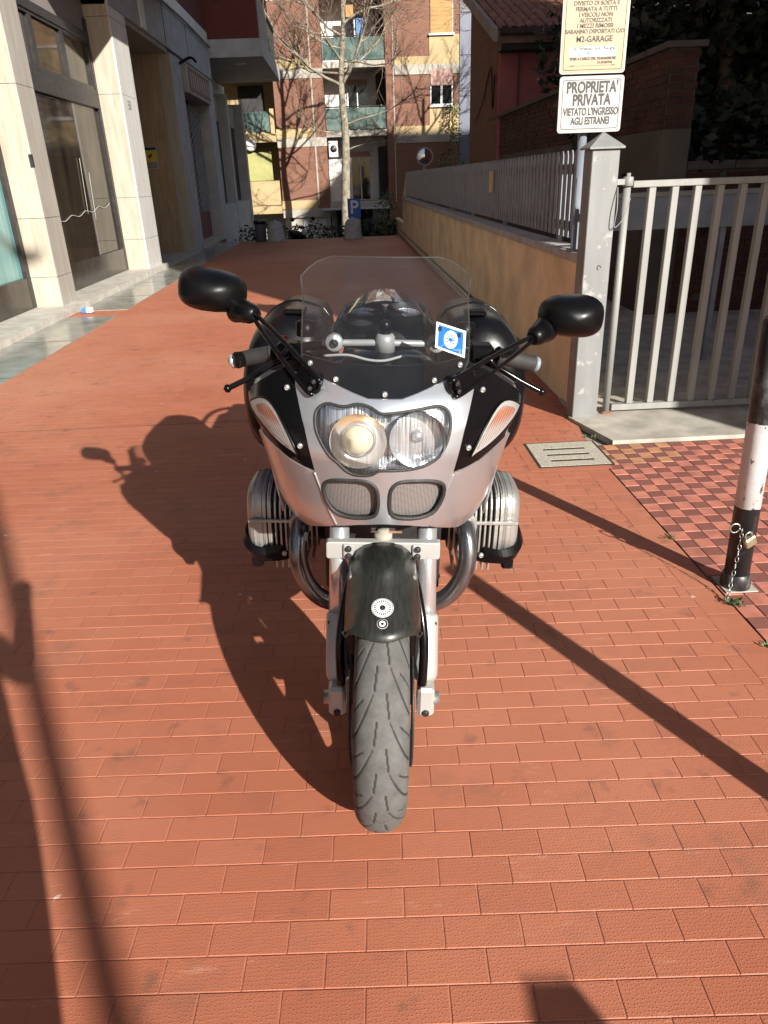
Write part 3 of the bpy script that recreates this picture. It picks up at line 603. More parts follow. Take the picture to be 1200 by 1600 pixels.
# sign pole with two signs
PO = tag(MB().lathe([(0, .985), (.055, .985), (.055, .995), (.027, 1.0), (.027, 2.6), (0, 2.61)], 16, (1.435, 4.86, 0)).build('sign_pole', 'fence'), 'round grey pole behind the gate post carrying two signs', 'pole')
def rrect(x0, x1, z0, z1, r, n=5):
    out = []
    for cx, cz, a0 in ((x1 - r, z1 - r, 0), (x0 + r, z1 - r, 90), (x0 + r, z0 + r, 180), (x1 - r, z0 + r, 270)):
        for k in range(n + 1): a = R(a0 + 90 * k / n); out.append((cx + r * math.cos(a), cz + r * math.sin(a)))
    return out
def rframe(p, q, ya, yb, mb):
    n = len(p); v = [(a[0], ya, a[1]) for a in p] + [(a[0], ya, a[1]) for a in q]
    mb.add(v, [(k, (k + 1) % n, n + (k + 1) % n, n + k) for k in range(n)])
SY = 4.80; SC = SY / 4.48
def sgx(x): return x * SC
def sgz(z): return CAM_H + (z - CAM_H) * SC
def sign(name, x0, x1, z0, z1, face, label):
    e = tag(empty(name, ((x0 + x1) / 2, SY, z0)), label, 'sign')
    MB().prism(rrect(x0, x1, z0, z1, .018), SY, SY + .012).build('plate', 'sign_white', e)
    m = MB(); a = rrect(x0 + .008, x1 - .008, z0 + .008, z1 - .008, .014)
    MB().prism(a, SY - .0015, SY - .0003).build('face', face, e)
    rframe(rrect(x0 + .018, x1 - .018, z0 + .018, z1 - .018, .014), rrect(x0 + .0215, x1 - .0215, z0 + .0215, z1 - .0215, .012), SY - .0022, 0, m); m.build('border_line', 'ink', e, fix=False)
    for z in (z0 + .07, z1 - .07): bx('bracket', (1.40, SY + .012, z), (1.47, SY + .032, z + .025), 'steel', e)
    return e
x0, x1 = sgx(1.178), sgx(1.531); za, zb = sgz(1.643), sgz(1.915)
s1 = sign('sign', x0, x1, za, zb, 'sign_white', 'white sign lettered PROPRIETA PRIVATA above the gate post cap')
xc = (x0 + x1) / 2; TY = SY - .0030
for body, fz, size, sx, b in (("PROPRIETA'", .795, .0800, .72, .0023), ('PRIVATA', .575, .0800, .72, .0023), ("VIETATO L'INGRESSO", .37, .0540, .63, .0012), ('AGLI ESTRANEI', .205, .0540, .63, .0012)):
    text('lettering', body, size, 'ink', s1, (xc + .004, TY, za + (zb - za) * fz), sx=sx, bold=b)
zb2 = sgz(1.925); s2 = sign('sign', sgx(1.172), sgx(1.527), zb2, zb2 + .60, 'sign_cream', 'cream no stopping notice lettered DIVIETO DI SOSTA, above the white sign')
def pz(py): return sgz(1.92 + (118 - py) * .00285)
xc2 = (sgx(1.172) + sgx(1.527)) / 2
for body, py, size, sx, mt in (('DIVIETO DI SOSTA E', 5, .0285, 1.0, 'ink_brown'), ('FERMATA A TUTTI', 14, .0285, 1.0, 'ink_brown'), ('I VEICOLI NON', 22.8, .0285, 1.0, 'ink_brown'), ('AUTORIZZATI', 31.5, .0285, 1.0, 'ink_brown'), ('I MEZZI RIMOSSI', 40, .0285, 1.0, 'ink_brown'), ('SARANNO DEPOSITATI C/O', 48.8, .0275, .98, 'ink_brown'), ('M2-GARAGE', 61, .040, .95, 'ink')):
    t = text('lettering', body, size, mt, s2, (xc2, TY, pz(py)), sx=sx, bold=.0007)
bx('paper_patch', (xc2 - .14, SY - .0026, pz(89)), (xc2 + .128, SY - .0016, pz(73)), 'sticker_white', s2)
for body, py, size, mt in (('Via Olmetola, 16/A - Bologna', 75.8, .024, 'ink'), ('Tel. 349/1857216', 84, .036, 'ink_blue'), ('SPESE A CARICO DEL TRASGRESSORE', 91.8, .0185, 'ink_brown'), ('La proprieta', 97.8, .020, 'ink_brown')):
    text('lettering', body, size, mt, s2, (xc2 + (.07 if 'prop' in body else 0), TY, pz(py)), sx=.86, bold=.0006)
bx('arrow_line', (xc2 - .13, SY - .0026, pz(103.4)), (xc2 + .13, SY - .0016, pz(102.9)), 'ink_brown', s2)
for sgn in (-1, 1): MB().prism([(xc2 + sgn * .14, pz(103.2)), (xc2 + sgn * .112, pz(102.2)), (xc2 + sgn * .112, pz(104.2))], SY - .0028, SY - .0017).build('arrow_head', 'ink', s2)

# ------------------------------------------------------------------ brick walls in the yard
def bricks(name, mat, parent, axis, fixed, a0, a1, z0, z1, depth, skip=.0, sgn=-1):
    mb = MB(); r = random.Random(11); z = z0; k = 0
    while z + .055 < z1:
        a = a0 - (.125 if k % 2 else 0)
        while a < a1:
            p, q = max(a + .005, a0), min(a + .245, a1)
            if q - p > .03 and r.random() > skip:
                d = depth * r.uniform(.4, 1.4)
                if axis == 'y': mb.box((fixed - d if sgn < 0 else fixed, p, z), (fixed if sgn < 0 else fixed + d, q, z + .056))
                else: mb.box((p, fixed - d, z), (q, fixed, z + .056))
            a += .25
        z += .068; k += 1
    return tag(mb.build(name, mat, parent, fix=False), kind='stuff')
YW = tag(empty('yard_wall', (3.3, 12, -.25)), 'tall old brick wall, plastered below, behind the slat fence', 'wall')
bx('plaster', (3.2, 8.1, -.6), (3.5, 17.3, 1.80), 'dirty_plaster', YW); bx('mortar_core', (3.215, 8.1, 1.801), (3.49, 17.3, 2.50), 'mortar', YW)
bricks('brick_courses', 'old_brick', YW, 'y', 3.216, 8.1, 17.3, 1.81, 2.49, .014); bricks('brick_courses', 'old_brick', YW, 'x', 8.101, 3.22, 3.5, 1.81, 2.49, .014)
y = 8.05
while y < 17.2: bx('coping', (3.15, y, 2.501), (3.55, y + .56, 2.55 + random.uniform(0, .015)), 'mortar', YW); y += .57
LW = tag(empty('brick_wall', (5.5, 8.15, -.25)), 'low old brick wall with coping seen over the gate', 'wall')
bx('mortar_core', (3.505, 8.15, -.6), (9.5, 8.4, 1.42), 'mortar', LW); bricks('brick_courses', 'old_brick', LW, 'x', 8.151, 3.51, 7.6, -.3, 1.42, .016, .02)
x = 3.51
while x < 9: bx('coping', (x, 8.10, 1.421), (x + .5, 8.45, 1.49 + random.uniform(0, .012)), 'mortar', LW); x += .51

# ------------------------------------------------------------------ leaves
def leaves(name, mat, parent, cens, n, size, rnd, flat=.0):
    V = []; F = []
    tot = sum(c[3] * c[4] * c[5] for c in cens)
    for cx, cy, cz, rx, ry, rz in cens:
        for _ in range(max(4, int(n * rx * ry * rz / tot))):
            while True:
                p = Vector((rnd.uniform(-1, 1), rnd.uniform(-1, 1), rnd.uniform(-1, 1)))
                if .25 < p.length < 1: break
            if rnd.random() < .7: p = p.normalized() * rnd.uniform(.78, 1.04)
            c = Vector((cx + p.x * rx, cy + p.y * ry, cz + p.z * rz)); s = size * rnd.uniform(.6, 1.3)
            d = Vector((rnd.gauss(0, 1), rnd.gauss(0, 1), rnd.gauss(0, .6))).normalized(); e = d.orthogonal().normalized()
            e.rotate(Matrix.Rotation(rnd.uniform(0, 6.28), 3, d)); b = len(V)
            V += [c, c + d * s * .5 + e * s * .28, c + d * s, c + d * s * .5 - e * s * .28]; F.append((b, b + 1, b + 2, b + 3))
    me = bpy.data.meshes.new(name); me.from_pydata([tuple(v) for v in V], [], F); me.materials.append(M[mat]); me.update()
    return link(name, me, parent)
def evergreen(x, y, z0, h, r, n, label, seed):
    rd = random.Random(seed); e = tag(empty('evergreen_tree', (x, y, z0)), label, 'tree')
    MB().tube(crom([(x, y, z0), (x + .1, y, z0 + h * .3), (x - .05, y + .1, z0 + h * .6), (x, y, z0 + h * .9)], 4), [.16 - .011 * k for k in range(13)], 8).build('trunk', 'twig', e)
    cl = [(x + rd.gauss(0, r * .5), y + rd.gauss(0, r * .45), z0 + h * rd.uniform(.22, .95), r * rd.uniform(.35, .6), r * rd.uniform(.35, .6), r * rd.uniform(.35, .6)) for _ in range(26)]
    leaves('crown', 'leaf_dark', e, cl, n, .16, rd); return e
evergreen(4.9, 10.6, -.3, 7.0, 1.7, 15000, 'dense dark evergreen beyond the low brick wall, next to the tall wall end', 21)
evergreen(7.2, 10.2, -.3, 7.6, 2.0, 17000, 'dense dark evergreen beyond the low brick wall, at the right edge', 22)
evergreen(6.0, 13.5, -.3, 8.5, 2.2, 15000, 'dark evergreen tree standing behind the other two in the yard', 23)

# ------------------------------------------------------------------ pink house with tiled roof
HS = tag(empty('pink_house', (6, 20, 0)), 'pink plastered house with clay tiled roof and brick side wall', 'house')
SL = .34
bx('front_wall', (3.17, 16.70, -2), (11, 16.95, 3.80), 'pink', HS)
MB().prism([(16.951, -2), (20.5, -2), (20.5, 5.15), (16.951, 3.95)], 3.16, 3.40, 'yz').build('side_wall', 'brick_house', HS)
bx('back_wall', (3.41, 20.2, -2), (11, 20.49, 5), 'pink', HS)
sl_ = math.atan(SL)
def rz(y): return 3.93 + (y - 16.25) * SL
rf = MB().prism([(16.25, rz(16.25)), (20.6, rz(20.6)), (20.6, rz(20.6) - .1), (16.25, rz(16.25) - .1)], 3.02, 11, 'yz').build('roof', 'mortar', HS)
bx('fascia_board', (3.02, 16.205, 3.72), (11, 16.24, 3.93), 'twig', HS)
MB().tube([(3.05, 16.13, 3.90), (11, 16.13, 3.90)], .065, 10).build('gutter', 'frame_dark', HS); bx('soffit', (3.1, 16.26, 3.62), (11, 16.69, 3.80), 'dark_room', HS)
MB().prism([(16.2, rz(16.2) - .16), (20.62, rz(20.62) - .16), (20.62, rz(20.62) + .06), (16.2, rz(16.2) + .06)], 2.94, 3.015, 'yz').build('verge', 'offwhite', HS)
tt = []; 
for k in range(7):
    a = math.pi * k / 6; tt.append((-.085 * math.cos(a), .055 * math.sin(a)))
tilem = MB()
rd = [(x, 0.0, z + .01) for x, z in tt] + [(x * .86, .43, z * .86 + .03) for x, z in tt]
tilem.add(rd, [(k, k + 1, k + 8, k + 7) for k in range(6)], True)
tmesh = bpy.data.meshes.new('roof_tile'); tmesh.from_pydata(tilem.v, [], tilem.f); tmesh.materials.append(M['roof_tile']); tmesh.polygons.foreach_set('use_smooth', [True] * 6); tmesh.update()
for j in range(13):
    for i in range(16):
        o = bpy.data.objects.new('roof_tile', tmesh); COL.objects.link(o); o.parent = rf
        o.location = (3.14 + i * .185 + random.uniform(-.008, .008), 16.23 + j * .33, rz(16.23 + j * .33) + .01 + random.uniform(0, .012))
        o.rotation_euler = (sl_, 0, random.uniform(-.04, .04))
w = bx('window', (4.30, 16.64, 2.72), (4.70, 16.699, 3.32), 'cream', HS); bx('pane', (4.40, 16.63, 2.82), (4.70, 16.639, 3.17), 'dark_room', w)
MB().tube(crom([(3.14, 19.6, 2.6), (3.14, 18.4, 3.0), (3.14, 17.6, 3.5), (3.14, 17.3, 2.7), (3.14, 17.1, 3.3)], 5), .012, 6).build('cable', 'black_plastic', HS)
bx('downpipe', (3.52, 16.66, 0), (3.55, 16.695, 3.6), 'shutter_red', HS)
# blue grey clad block further back
CB = tag(empty('clad_building', (8, 33, -2.2)), 'blue grey panel clad building corner between the house and the brick block', 'building')
bx('core', (5.36, 38.2, -2.2), (13, 44, 14), 'clad', CB)
for k in range(9): bx('cladding_panel', (5.38, 38.16, -1.7 + k * 1.62), (9.0, 38.195, -.13 + k * 1.62), 'clad', CB, .01); bx('cladding_panel', (5.335, 38.2, -1.7 + k * 1.62), (5.355, 43.9, -.13 + k * 1.62), 'clad', CB, .01)

# ================================================================== FAR APARTMENT BLOCK
FB = tag(empty('apartment_block', (1, 40, -2.2)), 'brick apartment block with cream bands and glass balconies across the street', 'building')
Y0 = 38.0
bx('core', (-16, 40.2, -2.2), (5.35, 50, 20), 'offwhite', FB)
Z = [.35, 3.40, 6.16, 9.1, 12.0]     # slab heights
# left brick bay
bx('bay_wall', (-3.12, Y0, .02), (-.86, 40.19, 12), 'brick_far', FB)
for z in Z[:4]:
    o = bx('cream_band', (-3.14, Y0 - .03, z - .48), (-.84, Y0 - .001, z - .10), 'offwhite', FB); bx('band_top', (-3.15, Y0 - .05, z - .099), (-1.45, Y0 - .002, z + .28), 'cream', o)
bx('groove_strip', (-1.42, Y0 - .02, .4), (-1.35, Y0 - .001, 12), 'offwhite', FB)
bx('bay_base', (-3.10, Y0 + .1, -2.2), (-.9, 40.1, .0), 'offwhite', FB)
# balcony bay
bx('recess_back', (-.85, 39.75, -2.2), (1.99, 40.18, 12), 'white', FB)
for i, z in enumerate(Z[:4]):
    sl = bx('balcony_slab', (-.85, Y0 + .02, z - .12), (1.98, 39.74, z + .14), 'offwhite', FB)
    if i:
        for k, (a, b) in enumerate(((-.80, .10), (.13, 1.03), (1.06, 1.94))): bx('glass_panel', (a, Y0 + .06, z + .18), (b, Y0 + .08, z + 1.05), 'green_glass', sl)
        MB().tube([(-.84, Y0 + .07, z + 1.10), (1.97, Y0 + .07, z + 1.10)], .025, 8).build('handrail', 'frame_dark', sl)
        for x in (-.82, .115, 1.045, 1.955): bx('baluster', (x - .015, Y0 + .05, z + .14), (x + .015, Y0 + .09, z + 1.10), 'frame_dark', sl)
    dr = bx('balcony_door', (.20, 39.68, z + .15), (1.22, 39.745, z + 2.35), 'white', FB)
    bx('pane', (.28, 39.66, z + .2), (.68, 39.679, z + 2.1), 'pane', dr); bx('pane', (.74, 39.66, z + .2), (1.15, 39.679, z + 2.1), 'pane', dr)
    bx('shutter', (.22, 39.64, z + 2.11), (1.20, 39.679, z + 2.34), 'shutter_pink', dr)
    bx('side_panel', (1.60, 39.0, z + .15), (1.97, 39.7, z + 2.5), 'dark_room', FB)
bx('blue_door', (.78, 39.62, 6.4), (1.18, 39.64, 8.4), 'ink_blue', FB); bx('orange_cloth', (.32, 38.6, 8.05), (.66, 38.63, 8.5), 'shutter_orange', FB)
ac = bx('air_conditioner', (-.78, 38.3, 2.45), (-.35, 38.75, 3.15), 'white', FB, .02); MB().lathe([(.02, 38.285), (.15, 38.285), (.16, 38.299)], 16, (-.56, 0, 2.8), 'y').build('fan_grille', 'frame_dark', ac)
# right brick bay with the window column
bx('bay_wall', (2.0, Y0, -2.2), (5.32, 40.19, 12), 'brick_far', FB)
bx('groove_strip', (2.32, Y0 - .02, .4), (2.37, Y0 - .001, 12), 'offwhite', FB)
for z in Z[1:4]:
    o = bx('cream_band', (2.40, Y0 - .03, z - .10), (5.33, Y0 - .001, z + .22), 'cream', FB); bx('band_lower', (2.40, Y0 - .045, z - .48), (5.33, Y0 - .001, z - .101), 'offwhite', o)
    bx('cream_panel', (3.98, Y0 - .03, z + .221), (5.33, Y0 - .001, z + 1.02), 'cream', FB)
def far_window(x0, x1, z0, z1, shut, mat):
    w = bx('window', (x0, Y0 - .02, z0), (x1, Y0 + .1, z1), 'white', FB)
    xm = (x0 + x1) / 2; zs = z1 - (z1 - z0) * shut
    for a, b in ((x0 + .05, xm - .05), (xm + .05, x1 - .05)):
        if zs - z0 > .2: bx('pane', (a, Y0 - .026, z0 + .07), (b, Y0 - .0205, zs), 'pane', w)
    sh = bx('roller_shutter', (x0 + .02, Y0 - .05, zs + .001), (x1 - .02, Y0 - .0205, z1 - .005), mat, w)
    for k in range(int((z1 - zs) / .16)): bx('slat', (x0 + .02, Y0 - .058, zs + .01 + k * .16), (x1 - .02, Y0 - .0501, zs + .14 + k * .16), mat, sh)
    bx('sill', (x0 - .06, Y0 - .14, z0 - .07), (x1 + .06, Y0 - .003, z0 - .001), 'white', w); bx('lintel', (x0, Y0 - .03, z1 + .001), (x1 + .15, Y0 + .01, z1 + .12), 'dark_room', w)
far_window(4.02, 5.05, 4.42, 5.85, .44, 'shutter_pink'); far_window(4.02, 5.05, 7.22, 8.66, 1.0, 'shutter_orange'); far_window(4.02, 5.05, 10.2, 11.6, .3, 'shutter_pink')
bx('dark_reveal', (5.06, Y0 - .02, 4.3), (5.31, Y0 - .001, 12), 'brick_far', FB)
# balconies on the left, partly behind the shop building
bx('recess_back', (-9, 39.3, -2.2), (-3.13, 40.18, 12), 'cream', FB)
for i, z in enumerate(Z[:4]):
    sl = bx('balcony_slab', (-9, 37.6, z - .25), (-3.16, 39.29, z + .12), 'cream', FB)
    if i:
        for k in range(5): bx('glass_panel', (-4.42 - 1.1 * k, 37.62, z + .16), (-3.40 - 1.1 * k, 37.65, z + 1.0), 'green_glass', sl)
        bx('corner_post', (-3.36, 37.6, z + .12), (-3.18, 37.8, z + 1.1), 'cream', sl)
    bx('window', (-4.9, 39.25, z + .5), (-3.7, 39.295, z + 2.2), 'dark_room', FB)
bx('awning', (-5.6, 37.7, 1.55), (-3.45, 37.75, 2.75), 'yellowgreen', FB); bx('balcony_front', (-9, 37.61, .48), (-3.17, 37.68, 1.53), 'cream', FB)
MB().lathe([(0, 37.4), (.2, 37.42), (.26, 37.5), (.26, 37.6)], 18, (-4.35, 0, 3.05), 'y').build('satellite_dish', 'white', FB)
# ground floor
bx('ground_wall', (-9, 39.0, -2.2), (-3.2, 39.2, .08), 'offwhite', FB)
for x0, x1 in ((-2.2, -1.1),): bx('garage_door', (x0, Y0 + .05, -2.2), (x1, Y0 + .099, -.25), 'plaster_grey', FB)
for x0, x1 in ((-.6, .1), (.5, 1.2)): bx('ground_opening', (x0, 39.6, -2.0), (x1, 39.74, .1), 'dark_room', FB)
bx('ground_canopy', (-1.2, 37.2, .16), (2.0, 38.0, .24), 'plaster_grey', FB)
# hanging creeper and the shrub by the clad corner
rd = random.Random(5)
sh_ = tag(empty('climbing_shrub', (5.0, 37.6, -2.2)), 'leafy climbing shrub against the right edge of the brick block', 'shrub')
MB().tube([(5.0, 37.6, -2.2), (5.1, 37.6, 0), (4.95, 37.65, 3), (5.1, 37.7, 4.6)], [.05, .04, .03, .01], 6).build('stem', 'twig', sh_)
leaves('foliage', 'leaf_green', sh_, [(5.0, 37.6, 4.1, .35, .3, .5), (5.15, 37.6, 3.2, .3, .3, .7), (4.9, 37.5, 1.6, .7, .3, 1.0), (4.5, 37.5, .6, .6, .4, .8)], 1100, .13, rd)
# low hedge along the end of the terrace
hd = leaves('hedge', 'leaf_dark', None, [(-3 + .5 * k, 23.4, -.25 + .08 * math.sin(k * 2.1), .4, .45, .55) for k in range(10)] + [(.2 + .45 * k, 23.5, -.2, .4, .5, .55) for k in range(4)], 7000, .10, rd); tag(hd, 'low dark hedge along the far end of the alley', 'hedge')
leafy = tag(empty('shrub', (1.1, 22.8, -1.2)), 'sparse grey green shrub at the far end of the tan wall', 'shrub')
MB().tube([(1.1, 22.8, -1.2), (1.05, 22.8, .6), (1.2, 22.9, 1.3)], [.03, .02, .008], 6).build('stem', 'twig', leafy)
leaves('foliage', 'leaf_green', leafy, [(1.1, 22.8, .5, .3, .3, .6), (1.0, 22.8, .0, .35, .3, .4)], 500, .10, rd)

# ------------------------------------------------------------------ bare plane trees
def plane_tree(x, y, z0, label, seed, h=11.0, low=True):
    rd = random.Random(seed); e = tag(empty('plane_tree', (x, y, z0)), label, 'tree', 'bare plane trees along the street')
    T = MB(); B = MB(); W = MB(); SB = []
    path = crom([(x, y, z0), (x + .05, y, z0 + 2.5), (x + .18, y, z0 + 5.2), (x + .12, y, z0 + 7), (x + .3, y, z0 + 9), (x + .35, y, z0 + h)], 5)
    rads = [.24 - .18 * (k / (len(path) - 1)) ** .8 for k in range(len(path))]
    T.tube(path, rads, 12)
    def grow(p, d, L, r, lev):
        pts = [p]; n = 5 if lev < 2 else 4; q = p.copy(); dd = d.copy()
        for k in range(n):
            dd = (dd + Vector((rd.gauss(0, .17), rd.gauss(0, .17), rd.gauss(.06, .13)))).normalized(); q = q + dd * L / n; pts.append(q.copy())
        seg = 7 if lev == 0 else (5 if lev == 1 else 3)
        (B if lev < 2 else W).tube(pts, [r * (1 - .6 * k / n) for k in range(n + 1)], seg, cap=False)
        if lev < 3:
            m = (7, 6, 4)[lev]
            for k in range(m):
                t = rd.uniform(.25, 1.0); i = min(int(t * n), n - 1); b = pts[i].lerp(pts[i + 1], t * n - i)
                nd = dd.copy(); ax = Vector((rd.gauss(0, 1), rd.gauss(0, 1), rd.gauss(0, 1))).normalized(); nd.rotate(Matrix.Rotation(rd.uniform(.45, 1.0), 3, ax))
                grow(b, nd, L * rd.uniform(.45, .65), r * .48, lev + 1)
        elif rd.random() < .05: SB.append(pts[-1])
    for k, (zf, az, el, L, r) in enumerate([(6.9, 200, 22, 3.4, .065), (7.0, 340, 42, 2.8, .075), (7.3, 165, 10, 3.0, .05), (7.5, 20, 12, 3.4, .045), (8.6, 180, 30, 3.0, .055), (8.9, 10, 35, 2.8, .055), (7.9, 250, 30, 2.4, .045), (9.3, 60, 45, 2.4, .05), (9.8, 150, 40, 2.4, .045), (10.2, 320, 40, 2.2, .045), (5.6, 355, 10, 3.2, .035), (4.9, 10, 14, 2.2, .025), (5.2, 175, 20, 2.0, .022), (7.6, 330, -6, 3.6, .035), (8.2, 195, 0, 3.2, .035)]):
        zz = z0 + zf; i = min(range(len(path)), key=lambda j: abs(path[j].z - zz)); a, b = R(az), R(el)
        grow(Vector(path[i]), Vector((math.cos(a) * math.cos(b), math.sin(a) * math.cos(b) * .7, math.sin(b))).normalized(), L, r, 0)
    t = T.build('trunk', 'bark', e); B.build('limbs', 'bark', e); tag(W.build('twigs', 'twig', e, fix=False), kind='stuff')
    m = MB()
    for p in SB:
        c = p - Vector((0, 0, .1)); s = .035
        m.add([c + Vector((s, 0, 0)), c + Vector((-s, 0, 0)), c + Vector((0, s, 0)), c + Vector((0, -s, 0)), c + Vector((0, 0, s)), c + Vector((0, 0, -s))], [(0, 2, 4), (2, 1, 4), (1, 3, 4), (3, 0, 4), (2, 0, 5), (1, 2, 5), (3, 1, 5), (0, 3, 5)])
    tag(m.build('seed_balls', 'leaf_dry', e, fix=False), kind='stuff'); return e
plane_tree(-.15, 32.5, -2.2, 'bare plane tree with pale trunk in front of the brick block balconies', 4)
plane_tree(7.6, 30.0, -2.2, 'bare plane tree mostly hidden behind the pink house, its twigs reaching left', 9)

# ------------------------------------------------------------------ end of the terrace
def bell_bollard(x, y, label):
    e = tag(empty('concrete_bollard', (x, y, 0)), label, 'bollard', 'concrete bollards at the end of the alley')
    MB().lathe([(0, 0), (.27, 0), (.27, .05), (.235, .09), (.225, .30), (.19, .44), (.12, .51), (.05, .535), (0, .54)], 24, (x, y, -.02)).build('body', 'coping', e)
    MB().lathe([(.0, .5), (.03, .52), (.03, .56), (0, .57)], 10, (x, y, -.02)).build('lifting_eye', 'steel', e)
bell_bollard(-2.0, 21.1, 'left of two bell shaped concrete bollards at the far end of the alley')
bell_bollard(.09, 21.0, 'right of two bell shaped concrete bollards, under the parking sign')
bn = tag(empty('litter_bin', (-2.45, 21.25, 0)), 'small dark blue litter bin beside the left concrete bollard', 'bin')
MB().lathe([(0, 0), (.12, 0), (.15, .03), (.16, .50), (.17, .52), (.15, .55), (0, .56)], 18, (-2.42, 21.25, 0)).build('body', 'clad', bn); MB().lathe([(.165, .44), (.178, .46), (.178, .50), (.165, .52)], 18, (-2.42, 21.25, 0)).build('rim', 'black_plastic', bn)
ps = tag(empty('parking_sign', (.16, 23.0, -2.2)), 'blue parking sign with white P by the tree trunk', 'sign')
MB().tube([(.17, 23.03, -2.2), (.17, 23.03, .95)], .03, 8).build('pole', 'steel', ps); pl_ = bx('panel', (-.02, 23.0, .42), (.36, 23.012, .95), 'sign_blue', ps); text('letter', 'P', .5, 'sticker_white', pl_, (.17, 22.996, .70), bold=.008); bx('supplement_panel', (0, 23.0, .12), (.34, 23.012, .39), 'sign_white', ps)
tm = tag(empty('traffic_mirror', (2.9, 24, -2.2)), 'round convex traffic mirror on a pole above the slat fence', 'mirror')
tmp = (2.36, 24.0, 2.0)
MB().lathe([(0, -.03), (.12, -.025), (.22, 0)], 28, tmp, 'y').build('glass', 'mirror', tm); MB().lathe([(.215, -.01), (.25, -.02), (.255, .03), (.0, .08)], 28, tmp, 'y').build('rim', 'plaster_grey', tm); MB().tube([(2.36, 24.1, -2.2), (2.36, 24.1, 2.1)], .035, 8).build('pole', 'steel', tm)
def scooter(x, y, rz, label):
    e = tag(empty('scooter', (x, y, -.72)), label, 'scooter', 'scooters parked below the terrace end'); e.rotation_euler = (0, 0, R(rz)); del WL[e]
    def p(o): o.location = (0, 0, 0); return o
    for yy in (-.62, .62):
        w = MB().lathe([(.0, -.04), (.12, -.05), (.2, -.05), (.24, -.03), (.25, 0), (.24, .03), (.2, .05), (.12, .05), (0, .04)], 20, (0, yy, .25), 'x').build('wheel', 'black_plastic', e, True)
    MB().loft([[(a * math.cos(R(t)), yy, zz + b * math.sin(R(t))) for t in range(0, 360, 30)] for yy, a, b, zz in ((-.55, .05, .1, .55), (-.4, .16, .28, .62), (-.25, .15, .22, .45), (0, .16, .1, .35), (.25, .17, .22, .52), (.6, .15, .2, .65), (.8, .06, .1, .72))]).build('body', 'black_paint', e, True)
    MB().loft([[(a * math.cos(R(t)), yy, zz + b * math.sin(R(t))) for t in range(0, 360, 30)] for yy, a, b, zz in ((.1, .08, .03, .78), (.3, .15, .06, .8), (.7, .13, .05, .82), (.85, .05, .03, .83))]).build('seat', 'grip', e, True)
    MB().tube([(-.32, -.4, 1.02), (0, -.45, .98), (.32, -.4, 1.02)], .018, 8).build('handlebar', 'black_plastic', e, True); MB().tube([(0, -.62, .25), (0, -.45, .98)], .03, 8).build('steering_column', 'black_plastic', e, True)
    MB().lathe([(0, -.57), (.06, -.56), (.085, -.53), (.09, -.48)], 18, (0, 0, .86), 'y').build('headlight', 'sign_white', e, True)
    for s in (-1, 1): MB().lathe([(0, -.02), (.05, -.015), (.055, .01), (0, .02)], 14, (s * .3, -.42, 1.2), 'y').build('mirror', 'black_plastic', e, True)
scooter(-1.45, 22.6, 20, 'dark scooter with pale headlight parked between the two concrete bollards'); scooter(1.0, 24.8, -25, 'dark scooter half hidden in the hedge right of the parking sign')

# ================================================================== NEAR THINGS
# striped steel bollards: one in view, one more whose shadow crosses the paving
bproto = None
for by, lab in ((2.316, 'black and white striped steel bollard chained at the base, right edge'), (.605, 'striped steel bollard just outside the right edge, casting the long shadow')):
    e = tag(empty('striped_bollard', (1.392, by, 0)), lab, 'bollard', 'striped bollards along the tile edge')
    e.rotation_euler = (0, R(-1.6), 0) if by > 2 else (0, 0, 0); del WL[e]
    if bproto is None:
        bproto = [MB().lathe([(0, 0), (.044, 0), (.044, .985), (.041, 1.0), (0, 1.002)], 32).build('shaft', 'bollard', e, True),
                  MB().lathe([(.044, .0), (.053, .0), (.053, .035), (.049, .055), (.0445, .062)], 32).build('foot', 'bollard', e, True),
                  MB().tube([(-.044 + .018 * math.cos(R(t)) - .006, -.03, .262 + .018 * math.sin(R(t))) for t in range(0, 361, 30)], .003, 6).build('eye_ring', 'steel', e, True)]
        for q in bproto: q.location = (0, 0, 0)
    else:
        for q in bproto: c = q.copy(); COL.objects.link(c); c.parent = e
sqp = tag(empty('shadow_post', (1.35, -1.10, 0)), 'unseen square post added behind the camera to cast the blocky shadow in the lower right corner', 'post'); sqp.rotation_euler = (0, 0, R(-3)); del WL[sqp]  # unseen post, added and squared off to cast a blocky shadow
MB().box((-.048, -.048, 0), (.048, .048, 1.0), .003).build('shaft', 'black_plastic', sqp, True); MB().box((-.09, -.09, 0), (.09, .09, .012)).build('foot_plate', 'steel', sqp, True)
mb = MB()
def link_ring(mb, c, ax, up, a=.011, b=.006, r=.0016):
    pts = [c + up * (a * math.cos(R(t))) + ax * (b * math.sin(R(t))) for t in range(0, 361, 45)]; mb.tube(pts, r, 5, cap=False)
cpts = crom([(1.352, 2.268, .255), (1.350, 2.262, .20), (1.346, 2.258, .13), (1.335, 2.245, .06), (1.318, 2.222, .022), (1.30, 2.20, .012)], 4)
ch = tag(empty('chain', (1.32, 2.24, 0)), 'short steel chain hanging down the striped bollard', 'chain')
L_ = 0; last = cpts[0]
for k in range(15):
    t = k / 14 * (len(cpts) - 1); i = min(int(t), len(cpts) - 2); c = cpts[i].lerp(cpts[i + 1], t - i); d = (cpts[i + 1] - cpts[i]).normalized(); ax = d.orthogonal().normalized()
    if k % 2: ax = d.cross(ax)
    m = MB(); link_ring(m, c, ax, d); m.build('link', 'steel', ch)
pk = tag(empty('padlock', (1.372, 2.255, .22)), 'small brass padlock on the bollard chain', 'padlock')
m = MB().box((-.022, -.011, -.02), (.022, .011, .022), .004); o = m.build('body', 'brass', pk, True); o.rotation_euler = (R(8), R(-28), R(12)); o.location = (0.008, 0, 0)
